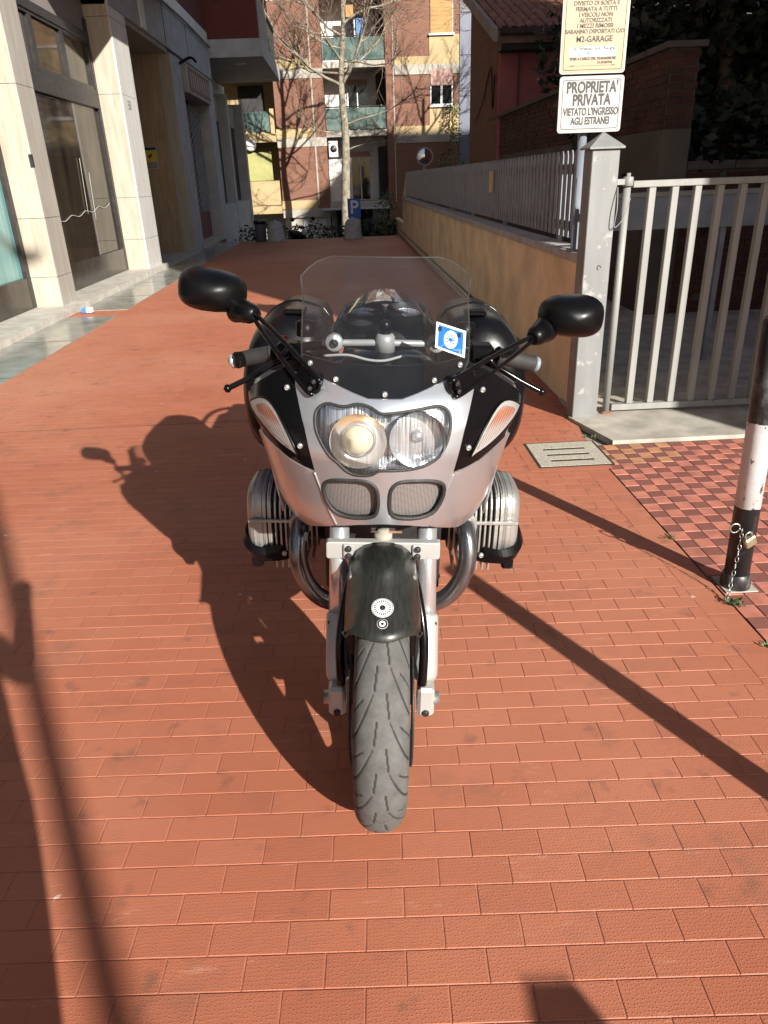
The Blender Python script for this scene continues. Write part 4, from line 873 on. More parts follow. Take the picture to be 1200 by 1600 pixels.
o = MB().tube([(-.013, 0, .02), (-.013, 0, .036), (-.007, 0, .046), (.007, 0, .046), (.013, 0, .036), (.013, 0, .02)], .0035, 8).build('shackle', 'steel', pk, True); o.rotation_euler = (R(8), R(-28), R(12)); o.location = (.008, 0, 0)
tag(bx('bollard_footing', (1.335, 2.262, .0012), (1.455, 2.385, .005), 'concrete'), kind='structure')
def weeds(x, y, n, s, seed, label):
    rd = random.Random(seed); V = []; F = []
    for _ in range(n):
        a = rd.uniform(0, 6.28); l = s * rd.uniform(.4, 1.1); c = Vector((x + rd.gauss(0, s * .5), y + rd.gauss(0, s * .4), 0)); d = Vector((math.cos(a), math.sin(a), rd.uniform(.3, 1.3))).normalized() * l; w = Vector((-math.sin(a), math.cos(a), 0)) * l * .22; b = len(V)
        V += [c, c + d * .5 + w, c + d, c + d * .5 - w]; F.append((b, b + 1, b + 2, b + 3))
    return tag(MB().add(V, F).build('weed', 'leaf_green', fix=False), label, 'weed', 'weeds in the paving joints')
weeds(1.325, 2.19, 34, .035, 1, 'small green weed at the foot of the striped bollard'); weeds(1.312, 2.72, 14, .022, 2, 'tiny weed in the joint halfway along the chequered paving edge'); weeds(1.365, 4.05, 16, .03, 3, 'tiny weed between the drain cover and the concrete sill'); weeds(1.315, 1.93, 12, .02, 4, 'tiny weed in the joint near the right edge below the bollard')
lt = tag(empty('drinks_carton', (-3.42, 9.75, 0)), 'crumpled blue and white carton by the travertine pillar', 'litter')
m = MB().loft([[(-3.50 + .0 + u, 9.72 + v, .012 + w) for v, w in ((0, 0), (.07, .0), (.08, .05), (.02, .06))] for u in (0, .06)], smooth=False); m.build('crushed_box', 'sticker_blue', lt)
m = MB().loft([[(-3.44 + u, 9.71 + v, .012 + w) for v, w in ((0, 0), (.09, .0), (.07, .06), (.01, .05))] for u in (.001, .07)], smooth=False); m.build('torn_end', 'sticker_white', lt)

# ------------------------------------------------------------------ unseen blocks added right of the frame to shade the yard and far end
def block(name, x0, x1, y0, y1, h, mat, label):
    e = tag(empty(name, ((x0 + x1) / 2, (y0 + y1) / 2, 0)), label, 'building'); bx('walls', (x0, y0, -2.1), (x1, y1, h), mat, e)
    bx('cornice', (x0 - .15, y0 - .15, h), (x1 + .15, y1 + .15, h + .25), 'coping', e)
    z = 1.2
    while z < h - 2.2:
        x = x0 + 1.0
        while x < x1 - 1.6:
            w = bx('window', (x, y0 - .05, z), (x + 1.1, y0 - .002, z + 1.5), 'white', e); bx('pane', (x + .08, y0 - .06, z + .08), (x + 1.02, y0 - .051, z + 1.42), 'pane', w); x += 2.6
        z += 3.1
    return e
block('shade_block', 4.68, 12.0, -.5, 4.2, 17.4, 'plaster_tan', 'tall unseen block added right of the frame to shade the yard behind the gate')
block('shade_block', 12.02, 18.25, -.5, 6, 9.2, 'brick_far', 'lower unseen block added right of the frame to shade the pink house')
block('shade_block', 18.3, 31, -.5, 6, 19.4, 'offwhite', 'tallest unseen block added far right of the frame to shade the apartment block')
sl2 = tag(empty('street_lamp', (2.77, -5.32, 0)), 'slim street lamp pole behind the camera casting the soft stripe on the left', 'street lamp')
MB().lathe([(0, 0), (.07, 0), (.06, .3), (.04, .35), (.034, 8.2), (0, 8.2)], 14, (2.77, -5.32, 0)).build('pole', 'steel', sl2); MB().tube([(2.77, -5.32, 8.15), (3.2, -5.32, 8.5), (3.8, -5.32, 8.5)], .03, 8).build('arm', 'steel', sl2); MB().box((3.7, -5.41, 8.42), (4.15, -5.23, 8.52), .02).build('lamp_head', 'plaster_grey', sl2)
# the photographer, behind the camera
bmh = bmesh.new()
P = {'pel': (0, 0, .98), 'ch': (0, .02, 1.32), 'nk': (0, .03, 1.50), 'hd': (0, .05, 1.63), 'ht': (0, .04, 1.74), 'ls': (-.19, .02, 1.43), 'rs': (.19, .02, 1.43), 'le': (-.25, .14, 1.20), 're': (.24, .16, 1.22), 'lw': (-.10, .36, 1.30), 'rw': (.17, .38, 1.36), 'lh': (-.09, -.0, .95), 'rh': (.09, 0, .95), 'lk': (-.11, .03, .50), 'rk': (.11, .03, .50), 'la': (-.12, 0, .09), 'ra': (.12, 0, .09), 'lt': (-.13, .16, .04), 'rt': (.13, .16, .04), 'lf': (-.07, .44, 1.34), 'rf': (.15, .46, 1.40)}
E_ = [('pel', 'ch'), ('ch', 'nk'), ('nk', 'hd'), ('hd', 'ht'), ('ch', 'ls'), ('ls', 'le'), ('le', 'lw'), ('lw', 'lf'), ('ch', 'rs'), ('rs', 're'), ('re', 'rw'), ('rw', 'rf'), ('pel', 'lh'), ('lh', 'lk'), ('lk', 'la'), ('la', 'lt'), ('pel', 'rh'), ('rh', 'rk'), ('rk', 'ra'), ('ra', 'rt')]
RD = {'pel': .30, 'ch': .23, 'nk': .06, 'hd': .095, 'ht': .07, 'ls': .075, 'rs': .075, 'le': .05, 're': .05, 'lw': .035, 'rw': .035, 'lh': .24, 'rh': .24, 'lk': .12, 'rk': .12, 'la': .05, 'ra': .05, 'lt': .035, 'rt': .035, 'lf': .03, 'rf': .03}
ks = list(P); me = bpy.data.meshes.new('person'); me.from_pydata([P[k] for k in ks], [(ks.index(a), ks.index(b)) for a, b in E_], [])
me.materials.append(M['cloth']); po = link('person', me); po.location = (-.125, -.54, 0); po.rotation_euler = (0, 0, R(-3))
sk = po.modifiers.new('skin', 'SKIN'); po.modifiers.new('sub', 'SUBSURF').levels = 1
for k, v in zip(ks, me.skin_vertices[0].data): v.radius = (RD[k], RD[k] * .8); v.use_root = (k == 'pel')
tag(po, 'person in dark clothes behind the camera, arms raised, shadow at lower left', 'person')

# ================================================================== MOTORCYCLE (local frame: u across, v towards the tail, w up; front axle at v = 0)
BK = tag(empty('motorcycle', (.006, 1.41, 0)), 'silver and black sports touring motorcycle with panniers, seen from the front', 'motorcycle')
BK.rotation_euler = Matrix.Rotation(R(-2.8), 3, 'Z').__matmul__(Matrix.Rotation(R(2.6), 3, 'Y')).to_euler(); del WL[BK]
def nose(u, w):
    U = interp(w, [.50, .60, .66, .72, .80, .88, .96, 1.04, 1.10, 1.2], [.22, .252, .268, .28, .294, .312, .335, .338, .33, .3]); x = min(abs(u) / U, .995)
    return interp(w, [.55, .60, .68, .73, .78, .84, .92, .98, 1.03, 1.09, 1.2], [.3, .2, .09, .05, .03, .015, .0, .01, .04, .10, .22]) + .35 * (1 - math.sqrt(1 - x * x))
def scr(u, w): return interp(w, [.95, 1.02, 1.07, 1.15, 1.22, 1.30], [.0, .045, .11, .215, .30, .385]) + 1.1 * u * u
def inside(p, poly):
    c = False; j = len(poly) - 1
    for i in range(len(poly)):
        a, b = poly[i], poly[j]
        if (a[1] > p[1]) != (b[1] > p[1]) and p[0] < (b[0] - a[0]) * (p[1] - a[1]) / (b[1] - a[1]) + a[0]: c = not c
        j = i
    return c
def dens(poly, step=.012):
    out = []
    for i in range(len(poly)):
        a, b = Vector(poly[i]), Vector(poly[(i + 1) % len(poly)]); n = max(1, int((b - a).length / step))
        for k in range(n): out.append(tuple(a.lerp(b, k / n)))
    return out
def sm2(poly, n=4): return [(p.x, p.y) for p in crom([Vector((a, b, 0)) for a, b in poly], n, True)]
def panel(name, outer, field, mat, parent, holes=(), off=0.0, th=.004, grid=.013, fl=None):
    outer = dens(outer, grid); holes = [dens(h, grid) for h in holes]
    loops = [outer] + holes; pts = []; edges = []
    for lp_ in loops:
        b = len(pts); pts += [Vector(p) for p in lp_]; edges += [(b + k, b + (k + 1) % len(lp_)) for k in range(len(lp_))]
    allp = [p for l in loops for p in l]
    us = [p[0] for p in outer]; ws = [p[1] for p in outer]; a = min(us)
    while a < max(us):
        b = min(ws)
        while b < max(ws):
            q = (a, b)
            if inside(q, outer) and not any(inside(q, h) for h in holes) and min((p[0] - a) ** 2 + (p[1] - b) ** 2 for p in allp) > (grid * .5) ** 2: pts.append(Vector(q))
            b += grid
        a += grid
    vo, eo, fo, *_ = geometry.delaunay_2d_cdt(pts, edges, [], 0, 1e-6)
    fs = []
    for f in fo:
        c = sum((vo[i] for i in f), Vector((0, 0))) / len(f)
        if inside(c, outer) and not any(inside(c, h) for h in holes):
            A, B, C = (vo[i] for i in f[:3])
            if (B - A).cross(C - A) < 0: f = f[::-1]
            fs.append(tuple(f))
    mb = MB(); P3 = [(p.x, field(p.x, p.y) + off, p.y) for p in vo]; n = len(P3)
    mb.add(P3, fs, True)
    if th:
        mb.add([(p[0], p[1] + th, p[2]) for p in P3], [f[::-1] for f in fs], True)
        for lp_ in loops:
            m = len(lp_); F3 = [(p[0], field(*p) + off, p[1]) for p in lp_]
            mb.add(F3 + [(p[0], p[1] + th, p[2]) for p in F3], [(k, (k + 1) % m, m + (k + 1) % m, m + k) for k in range(m)])
    return mb.build(name, mat, parent, True, fix=False)
def mir(poly): return [(-p[0], p[1]) for p in reversed(poly)]
def rim(name, poly, field, mat, parent, r=.004, off=0.0, seg=8): 
    p3 = [(p[0], field(*p) + off, p[1]) for p in poly]; p3.append(p3[0]); return MB().tube(p3, r, seg, cap=False).build(name, mat, parent, True)
def bolt(u, v, w, r, parent, mat='steel', name='bolt'):
    return MB().lathe([(0, -.004), (r * .45, -.0045), (r * .5, -.003), (r * .55, -.005), (r * .9, -.004), (r, 0), (r, .004)], 12, (u, v, w), 'y').build(name, mat, parent, True)
HL = sm2([(-.146, .997), (-.141, 1.010), (-.128, 1.020), (-.114, 1.023), (-.095, 1.020), (-.078, 1.021), (-.065, 1.025), (-.047, 1.026), (-.028, 1.021), (-.012, 1.012), (-.001, 1.010), (.025, 1.012), (.051, 1.015), (.078, 1.018), (.105, 1.021), (.122, 1.018), (.134, 1.008), (.138, .994), (.138, .977), (.132, .950), (.121, .927), (.105, .911), (.081, .900), (.048, .895), (.013, .894), (-.011, .893), (-.024, .884), (-.043, .880), (-.065, .881), (-.084, .891), (-.097, .905), (-.114, .918), (-.127, .935), (-.138, .955), (-.145, .975)], 2)
NO = sm2([(-.131, .842), (-.122, .854), (-.102, .862), (-.071, .866), (-.046, .867), (-.027, .862), (-.015, .846), (-.012, .820), (-.013, .795), (-.021, .776), (-.044, .768), (-.079, .765), (-.108, .773), (-.124, .794), (-.132, .821)], 2)
NO = NO if sum(a[0] * b[1] - b[0] * a[1] for a, b in zip(NO, NO[1:] + NO[:1])) > 0 else NO[::-1]
half = [(-.035, 1.036), (-.068, 1.045), (-.103, 1.056), (-.137, 1.065), (-.167, 1.066), (-.194, 1.052), (-.183, 1.015), (-.169, .968), (-.158, .914), (-.150, .872), (-.134, .820), (-.120, .774), (-.105, .732), (-.056, .746), (-.01, .752)]
cen = half + [(-p[0], p[1]) for p in reversed(half)]
fc = panel('front_fairing', cen, nose, 'silver', BK, [HL, NO, mir(NO)], th=.006)
core = panel('fairing_shell', [(p[0] * .97, p[1]) for p in cen], nose, 'black_plastic', BK, [HL], off=.03, th=.004)
# black side panels and silver lower sides
blk = [(-.196, 1.050), (-.185, 1.015), (-.171, .968), (-.160, .914), (-.152, .874), (-.173, .878), (-.210, .887), (-.247, .904), (-.278, .926), (-.303, .948), (-.322, .968), (-.325, .984), (-.314, 1.004), (-.286, 1.030), (-.251, 1.055), (-.220, 1.073), (-.197, 1.082)]
low = [(-.107, .732), (-.122, .774), (-.136, .820), (-.151, .870), (-.173, .874), (-.210, .883), (-.247, .900), (-.290, .918), (-.306, .89), (-.296, .83), (-.282, .76), (-.272, .70), (-.262, .655), (-.235, .650), (-.195, .672), (-.150, .704)]
sig = [(-.318, .972), (-.291, .996), (-.266, 1.005), (-.245, .997), (-.225, .976), (-.207, .945), (-.187, .905), (-.200, .909), (-.226, .919), (-.255, .932), (-.287, .950), (-.309, .962)]
sig_in = [(-.300, .974), (-.283, .988), (-.266, .995), (-.249, .989), (-.231, .970), (-.215, .944), (-.203, .920), (-.226, .929), (-.255, .942), (-.285, .959)]
for s in (0, 1):
    T = (lambda p: p) if s == 0 else mir
    sp = panel('side_panel', T(blk), nose, 'black_paint', BK, off=.002, th=.006)
    sgl = panel('turn_signal', T(sm2(sig, 2)), nose, 'sig_clear', BK, off=-.003, th=.004); panel('amber_insert', T(sm2(sig_in, 2)), nose, 'sig_amber', sgl, off=-.0048, th=.001)
    rim('lens_rim', T(sm2(sig, 2)), nose, 'black_plastic', sgl, .0028, -.001, 6)
    lf = panel('lower_fairing', T(low), nose, 'silver', BK, off=.001, th=.006)
    sm_ = [(-.151, .870), (-.1355, .820), (-.121, .774), (-.106, .733)]; sm_ = sm_ if s == 0 else [(-a, b) for a, b in sm_]; MB().tube(crom([(a, nose(a, b) - .0005, b) for a, b in sm_], 6), .0020, 6).build('seam_highlight', 'chrome', lf, True)  # bright tube stands in for the highlight along the panel seam
    S = -1 if s == 0 else 1
    for u, w in ((.212, 1.038), (.181, .928)): bolt(S * u, nose(u, w), w, .0065, sp)
    # flank running back from the nose
    mb = MB(); secs = []
    ws = [.655, .70, .76, .83, .89, .95, .985]; U0 = [.264, .273, .284, .298, .309, .322, .322]
    for vv, k, dz in ((.315, 1.0, 0), (.40, 1.02, 0), (.55, .98, -.01), (.70, .86, -.04), (.80, .70, -.07)):
        secs.append([(S * u * k, vv, w + dz * (w - .6) / .3) for u, w in zip(U0, ws)])
    v = [p for q in secs for p in q]; n = len(ws); mb.add(v, [(i * n + k, i * n + k + 1, (i + 1) * n + k + 1, (i + 1) * n + k) for i in range(len(secs) - 1) for k in range(n - 1)], True)
    o = mb.build('flank_fairing', 'silver', BK, True); sd = o.modifiers.new('thickness', 'SOLIDIFY'); sd.thickness = .004
    # mesh intakes
    it = rim('air_intake', T(NO), nose, 'mesh_frame', BK, .0048, .001, 8)
    c = (sum(p[0] for p in NO) / len(NO), sum(p[1] for p in NO) / len(NO))
    panel('intake_mesh', T([(c[0] + (p[0] - c[0]) * .97, c[1] + (p[1] - c[1]) * .97) for p in NO]), nose, 'mesh', it, off=.016, th=.001)
    wall = T(NO); n = len(wall); mb = MB(); mb.add([(p[0], nose(*p) + .002, p[1]) for p in wall] + [(p[0], nose(*p) + .017, p[1]) for p in wall], [(k, (k + 1) % n, n + (k + 1) % n, n + k) for k in range(n)], True); mb.build('intake_wall', 'mesh_frame', it, True)
# headlight
hl = rim('headlight', HL, nose, 'mesh_frame', BK, .0036, .001, 8)
panel('lens_cover', HL, nose, 'glass_lens', hl, off=.0, th=.0)
n = len(HL); mb = MB(); mb.add([(p[0], nose(*p) + .002, p[1]) for p in HL] + [(p[0] * .96, .045 + nose(*p) * .5, .955 + (p[1] - .955) * .95) for p in HL], [(k, (k + 1) % n, n + (k + 1) % n, n + k) for k in range(n)], True); mb.build('housing_wall', 'reflector_rough', hl, True)
panel('housing_back', [(p[0] * .965, .955 + (p[1] - .955) * .955) for p in HL], lambda u, w: .044 + nose(u, w) * .5, 'reflector_rough', hl, off=.0, th=.0)
MB().lathe([(.060, .022), (.056, .034), (.048, .042), (.037, .045)], 36, (-.055, 0, .952), 'y').build('amber_ring', 'amber', hl, True)
MB().lathe([(.0, .012), (.006, .0123), (.012, .0135), (.018, .0165), (.024, .021), (.029, .028), (.033, .038), (.034, .05)], 36, (-.055, 0, .950), 'y').build('projector_lens', 'projector', hl, True)
MB().lathe([(.0338, .034), (.0375, .034), (.039, .050), (.0345, .052)], 36, (-.055, 0, .950), 'y').build('projector_ring', 'chrome', hl, True)
MB().lathe([(.060, .016), (.057, .040), (.046, .066), (.028, .082), (.012, .088), (0, .089)], 40, (.070, 0, .958), 'y').build('high_beam_reflector', 'reflector', hl, True)
MB().lathe([(0, .042), (.009, .043), (.011, .055), (.010, .088)], 16, (.070, 0, .958), 'y').build('bulb', 'sign_white', hl, True)
MB().lathe([(0, .038), (.012, .039), (.0125, .048)], 16, (.070, 0, .958), 'y').build('bulb_cap', 'chrome', hl, True)
for k in range(6): MB().tube([(-.005 + k * .003 + .012 * math.sin(k), .05, .90 + .004 * k), (.003 * k, .052, 1.0)], .0012, 5).build('lens_flute', 'reflector', hl, True)
# windscreen
so_ = [(-.002, 1.030), (-.035, 1.032), (-.069, 1.041), (-.104, 1.052), (-.138, 1.062), (-.172, 1.076), (-.182, 1.091), (-.186, 1.113), (-.189, 1.158), (-.190, 1.199), (-.2, 1.240), (-.183, 1.258), (-.160, 1.274), (-.124, 1.285), (-.065, 1.285), (-.005, 1.285)]
scl = so_ + [(-p[0], p[1]) for p in reversed(so_[1:-1])]
scl = scl if sum(a[0] * b[1] - b[0] * a[1] for a, b in zip(scl, scl[1:] + scl[:1])) > 0 else scl[::-1]
ws_ = panel('windscreen', scl, scr, 'glass_screen', BK, off=-.004, th=.0)
rim('screen_edge', dens(scl, .02), scr, M['glass_lens'], ws_, .0018, -.004, 6)
low_b = [(-.035, 1.0325), (-.069, 1.0415), (-.104, 1.0525), (-.138, 1.0625), (-.172, 1.0765), (-.182, 1.0915)]
tint = [(-.182, 1.097), (-.142, 1.092), (-.113, 1.088), (-.057, 1.086), (0, 1.086)]
tp = [(0, 1.031)] + [(-a, b) for a, b in low_b] + [(-a, b) for a, b in tint[:-1]] + [tint[-1]] + tint[-2::-1] + low_b[::-1]
panel('screen_base', tp, scr, 'black_gloss', BK, off=.004, th=.003)
for u, w in ((-.163, 1.085), (-.105, 1.062), (0, 1.041), (.105, 1.062), (.163, 1.085)): bolt(u, scr(u, w) - .005, w, .0062, ws_)
# sticker on the screen
st = [(.109, 1.117), (.174, 1.096), (.181, 1.142), (.114, 1.162)]
stk = panel('sticker', st, scr, 'sticker_white', ws_, off=-.0062, th=.001)
cx = sum(p[0] for p in st) / 4; cw = sum(p[1] for p in st) / 4
panel('blue_field', [(cx + (p[0] - cx) * .84, cw + (p[1] - cw) * .84) for p in st], scr, 'sticker_blue', stk, off=-.0070, th=.0004)
panel('emblem_disc', [(cx + .0155 * math.cos(R(a)), cw + .0155 * math.sin(R(a))) for a in range(0, 360, 15)], scr, 'sticker_white', stk, off=-.0078, th=.0004)
for a in (20, 75, 130, 165): panel('emblem_line', [(cx + x * math.cos(R(a)) - y * math.sin(R(a)), cw + x * math.sin(R(a)) + y * math.cos(R(a))) for x, y in ((-.011, -.0011), (.011, -.0011), (.011, .0011), (-.011, .0011))], scr, 'sticker_blue', stk, off=-.0084, th=.0003)
for u, w in ((.121, 1.149), (.164, 1.136)): panel('corner_mark', [(u - .004, w - .004), (u + .004, w - .004), (u + .004, w + .004), (u - .004, w + .004)], scr, 'ink', stk, off=-.0078, th=.0003)
# dashboard
ds = MB().loft([[(a * math.cos(R(t)), vv + .0 * a, zz + b * math.sin(R(t))) for t in range(0, 360, 20)] for vv, a, b, zz in ((.43, .10, .02, 1.075), (.46, .135, .040, 1.085), (.51, .145, .052, 1.09), (.57, .12, .045, 1.085), (.61, .06, .02, 1.08))]).build('instrument_pod', 'black_plastic', BK, True)
for u, r in ((-.055, .048), (.055, .048)):
    d = MB().lathe([(0, 0), (r, 0), (r, .012), (r + .005, .014), (r + .006, 0), (r + .006, -.02)], 28).build('gauge', 'dark_metal', ds, True); d.location = (u, .50, 1.135); d.rotation_euler = (R(12), 0, 0)
    f = MB().lathe([(0, .001), (r * .72, .001), (r * .72, .002)], 28).build('gauge_face', 'reflector_rough', d, True)
dome = MB(); prf = [(.098 * math.cos(R(a)), .098 * math.sin(R(a))) for a in range(0, 95, 10)]
dv = []; NS = 14
for i in range(NS + 1):
    a = R(180 * i / NS)
    for j in range(6):
        t = j / 5; dv.append((.125 * math.cos(a) * (1 - .12 * t), .33 + .13 * t, 1.09 + .125 * math.sin(a) * (1 - .10 * t) * (.82 + .18 * t)))
dome.add(dv, [(i * 6 + j, i * 6 + j + 1, (i + 1) * 6 + j + 1, (i + 1) * 6 + j) for i in range(NS) for j in range(5)], True)
dome.build('inner_screen', 'glass_screen', BK, True)
# top bridge, bars, grips, levers
tb = MB(); tb.tube(crom([(-.155, .40, 1.078), (-.10, .385, 1.082), (-.03, .375, 1.085), (.03, .375, 1.085), (.10, .385, 1.082), (.155, .40, 1.078)], 4), .0085, 10); 
for s in (-1, 1): tb.lathe([(0, -.012), (.019, -.012), (.022, -.008), (.022, .012), (0, .014)], 18, (s * .125, .375, 1.085), 'y')
tb.lathe([(0, 1.065), (.024, 1.065), (.024, 1.10), (.019, 1.108), (0, 1.108)], 20, (0, .372, 0)); tbo = tb.build('fork_top_bridge', 'bridge', BK, True)
MB().lathe([(0, 1.108), (.013, 1.108), (.014, 1.135), (.009, 1.14), (0, 1.141)], 16, (0, .372, 0)).build('steering_nut', 'black_plastic', tbo, True); MB().lathe([(0, .99), (.021, .99), (.021, 1.065)], 16, (0, .372, 0)).build('steering_stem', 'dark_metal', tbo, True)
for s in (-1, 1): bolt(s * .125, .362, 1.085, .011, tbo, 'dark_metal')
MB().tube(crom([(-.15, .36, 1.055), (-.09, .34, 1.062), (-.04, .33, 1.053), (.0, .325, 1.053), (.05, .33, 1.064), (.10, .35, 1.055)], 5), .0035, 6).build('cable', 'sign_white', BK, True)
for s in (-1, 1):
    hb = MB().tube(crom([(s * .13, .40, 1.075), (s * .20, .42, 1.065), (s * .28, .44, 1.045), (s * .405, .475, 1.012)], 5), .011, 10).build('handlebar', 'black_plastic', BK, True)
    d0 = Vector((s * .285, .441, 1.043)); d1 = Vector((s * .388, .470, 1.016)); ax = d1 - d0
    MB().tube([d0 + ax * t for t in (0, .02, .04, .1, .3, .5, .7, .9, .96, .98, 1)], [.023, .024, .022, .0202, .0206, .0208, .0206, .0204, .022, .022, .017], 16).build('grip', 'grip', hb, True)
    MB().tube([d1 + ax * t for t in (0, .02, .10, .14)], [.014, .0195, .0195, .013], 14).build('bar_end', 'chrome' if s < 0 else 'fence', hb, True)
    lv = crom([(s * .235, .385, 1.045), (s * .28, .372, 1.028), (s * .335, .366, .998), (s * .393, .362, .970)], 5); MB().tube(lv, [.0085] * 5 + [.0078] * 5 + [.007] * (len(lv) - 10), 10).build('lever', 'black_gloss', hb, True)
    mb = MB(); c = lv[-1]; mb.lathe([(0, -.0105), (.006, -.009), (.0105, 0), (.006, .009), (0, .0105)], 14, tuple(c), 'z'); mb.build('lever_ball', 'black_gloss', hb, True)
    MB().box((s * .243 - .03, .40, 1.03), (s * .243 + .03, .46, 1.075), .008).build('switch_block', 'black_plastic', hb, True)
    MB().lathe([(0, 1.09), (.022, 1.09), (.025, 1.095), (.024, 1.125), (0, 1.13)], 18, (s * .20, .43, .0)).build('fluid_reservoir', 'black_plastic', hb, True)
MB().box((-.262, .41, 1.077), (-.246, .425, 1.092), .003).build('kill_switch', 'red_plastic', BK, True)
# mirrors
def mirror(s, base, tip, cen, tilt, hx, hz):
    b = Vector(base); t = Vector(tip); d = t - b
    st_ = MB(); up = Vector((d.z * -s, 0, abs(d.x))).normalized()
    X0 = Vector((d.x, 0, d.z)).normalized()
    loop = [t + up * .004, b + d * .72 + up * .011, b + d * .35 + up * .0165, b + up * .0185, b - X0 * .012 + up * .013, b - X0 * .017, b - X0 * .012 - up * .013, b - up * .0185, b + d * .35 - up * .0165, b + d * .72 - up * .011, t - up * .004]
    st_.tube(crom(loop, 5), .0054, 8)
    st_.tube([b + d * .40 + up * .016, b + d * .46 - up * .015], .005, 8)
    st_.loft([[b + d * .10 * k - X0 * (.006 if k == 0 else 0) + Vector((0, e, 0)) + up * (.0155 - .002 * k) * q for q in (-1, 1) for e in ((.004, -.004) if q < 0 else (-.004, .004))] for k in (0, 1, 2)], smooth=False)
    m0 = st_.build('mirror', 'black_gloss', BK, True)
    MB().loft([[b + Vector((s * -.006, vv, 0)) + up * (a * math.sin(R(q))) + Vector((d.x, 0, d.z)).normalized() * (a * .72 * math.cos(R(q))) for q in range(0, 360, 20)] for vv, a in ((.004, .016), (.006, .020), (.012, .021), (.03, .021))]).build('mirror_foot', 'black_plastic', m0, True)
    for q in (.014, -.014): bolt(*(b + up * q * .6 + Vector((0, -.006, 0))), .005, m0, 'dark_metal')
    c = Vector(cen); X = Vector((math.cos(tilt), 0, math.sin(tilt))); Zv = Vector((-math.sin(tilt), 0, math.cos(tilt))); secs = []
    for vv, k in ((-.052, .02), (-.050, .22), (-.045, .42), (-.036, .62), (-.022, .80), (-.004, .92), (.016, .985), (.034, 1.0), (.040, .985)):
        ring = []
        for q in range(0, 360, 12):
            a = R(q); ex = 2 / 2.9
            px = math.copysign(abs(math.cos(a)) ** ex, math.cos(a)) * hx * k; pz = math.copysign(abs(math.sin(a)) ** ex, math.sin(a)) * hz * k
            pz *= 1 - .12 * (px * s / hx < 0) * abs(px / hx)
            ring.append(c + X * px + Zv * pz + Vector((0, vv, 0)))
        secs.append(ring)
    MB().loft(secs).build('mirror_shell', 'black_plastic', m0, True)
    MB().loft([[c + (p - c) * .93 + Vector((0, .006 + e, 0)) for p in secs[-1]] for e in (0, .001)]).build('mirror_glass', 'mirror', m0, True)
    q = c - X * (s * hx * .80) - Zv * (hz * .62); dd = (t - q).normalized(); L0 = (t - q).length
    MB().tube([q, q + dd * L0 * .25, q + dd * L0 * .45, q + dd * L0 * .5, q + dd * L0 * .75, q + dd * L0 * .8, t + dd * .012], [.032, .029, .0255, .027, .024, .025, .015], 18).build('mirror_neck', 'black_plastic', m0, True)
mirror(-1, (-.153, .078, 1.058), (-.312, .33, 1.158), (-.417, .37, 1.203), R(-8), .082, .051)
mirror(1, (.153, .078, 1.056), (.355, .33, 1.112), (.452, .37, 1.152), R(-2), .079, .051)
# front wheel
TR = .305
fw = MB()
NT_, NP = 860, 88; half_w = .060
prof = []
for k in range(NP + 1):
    s = -1 + 2 * k / NP; a = s * R(98); prof.append((half_w * math.sin(a) if abs(a) < R(90) else math.copysign(half_w * (1 - .06 * (abs(a) - R(90))), a), TR - .056 + .056 * math.cos(a), s))
verts = []; gro = []
PER = 2 * math.pi / 17
def groove(s, th):
    best = 1.0
    for side, ph in ((-1, 0.0), (1, .5)):
        x = s * side
        t = ((th / PER + ph) % 1.0)
        for sh in (-1, 0, 1):
            tt = t + sh
            # main slanted groove: from the shoulder up towards the centre
            if .16 < x < .80:
                c = .92 * ((.80 - x) / .64) ** 1.5; d = abs(tt - c) * PER * TR / math.hypot(1, 1.2)
                best = min(best, d / (.0036 if x > .26 else .0026))
            if .40 < x < .82:
                c = .5 + .30 * ((.82 - x) / .42); best = min(best, abs(tt - c) * PER * TR / .003)
            if .02 < x < .22 and -.05 < tt < .42:
                best = min(best, abs(x - .15 + .13 * tt) * .105 / .0026)
    return best
for i in range(NT_):
    th = 2 * math.pi * i / NT_
    for (x, r, s) in prof:
        g_ = groove(s, th); k = 1.0 if g_ < .8 else (max(0, 1 - (g_ - .8) / .6) if g_ < 1.4 else 0)
        rr = r - .0045 * k; verts.append((x * (1 - .01 * k), -rr * math.cos(th), TR + rr * math.sin(th))); gro.append(k)
N1 = NP + 1
fcs = [(i * N1 + k, i * N1 + k + 1, ((i + 1) % NT_) * N1 + k + 1, ((i + 1) % NT_) * N1 + k) for i in range(NT_) for k in range(NP)]
def wheel(v0, scale_w, rear=False):
    w = MB().lathe([(.012, -.05), (.05, -.045), (.05, .045), (.012, .05)], 24, (0, v0, TR), 'x').build('rear_wheel' if rear else 'front_wheel', 'dark_metal', BK, True)
    rr = MB().lathe([(.225, -.046 * scale_w), (.238, -.047 * scale_w), (.238, -.042 * scale_w), (.205, -.02), (.205, .02), (.238, .042 * scale_w), (.238, .047 * scale_w), (.225, .046 * scale_w), (.195, .015), (.195, -.015), (.225, -.046 * scale_w)], 48, (0, v0, TR), 'x').build('rim', 'alu', w, True)
    for k in range(5):
        a = R(72 * k + 10); d = Vector((0, math.cos(a), math.sin(a))); c = Vector((0, v0, TR)); MB().tube([c + d * .045, c + d * .12, c + d * .20], [.02, .016, .02], 8).build('spoke', 'alu', w, True)
    for s in (-1, 1):
        if rear and s < 0: continue
        m = MB().lathe([(.10, s * .068), (.158, s * .068), (.158, s * .073), (.10, s * .073), (.10, s * .068)], 40, (0, v0, TR), 'x').build('brake_disc', 'dark_metal', w, True)
    return w
w1 = wheel(0, 1.0); MB().add(verts, fcs, True)
me = bpy.data.meshes.new('tyre'); me.from_pydata(verts, [], [f[::-1] for f in fcs]); me.materials.append(M['tyre']); me.polygons.foreach_set('use_smooth', [True] * len(fcs))
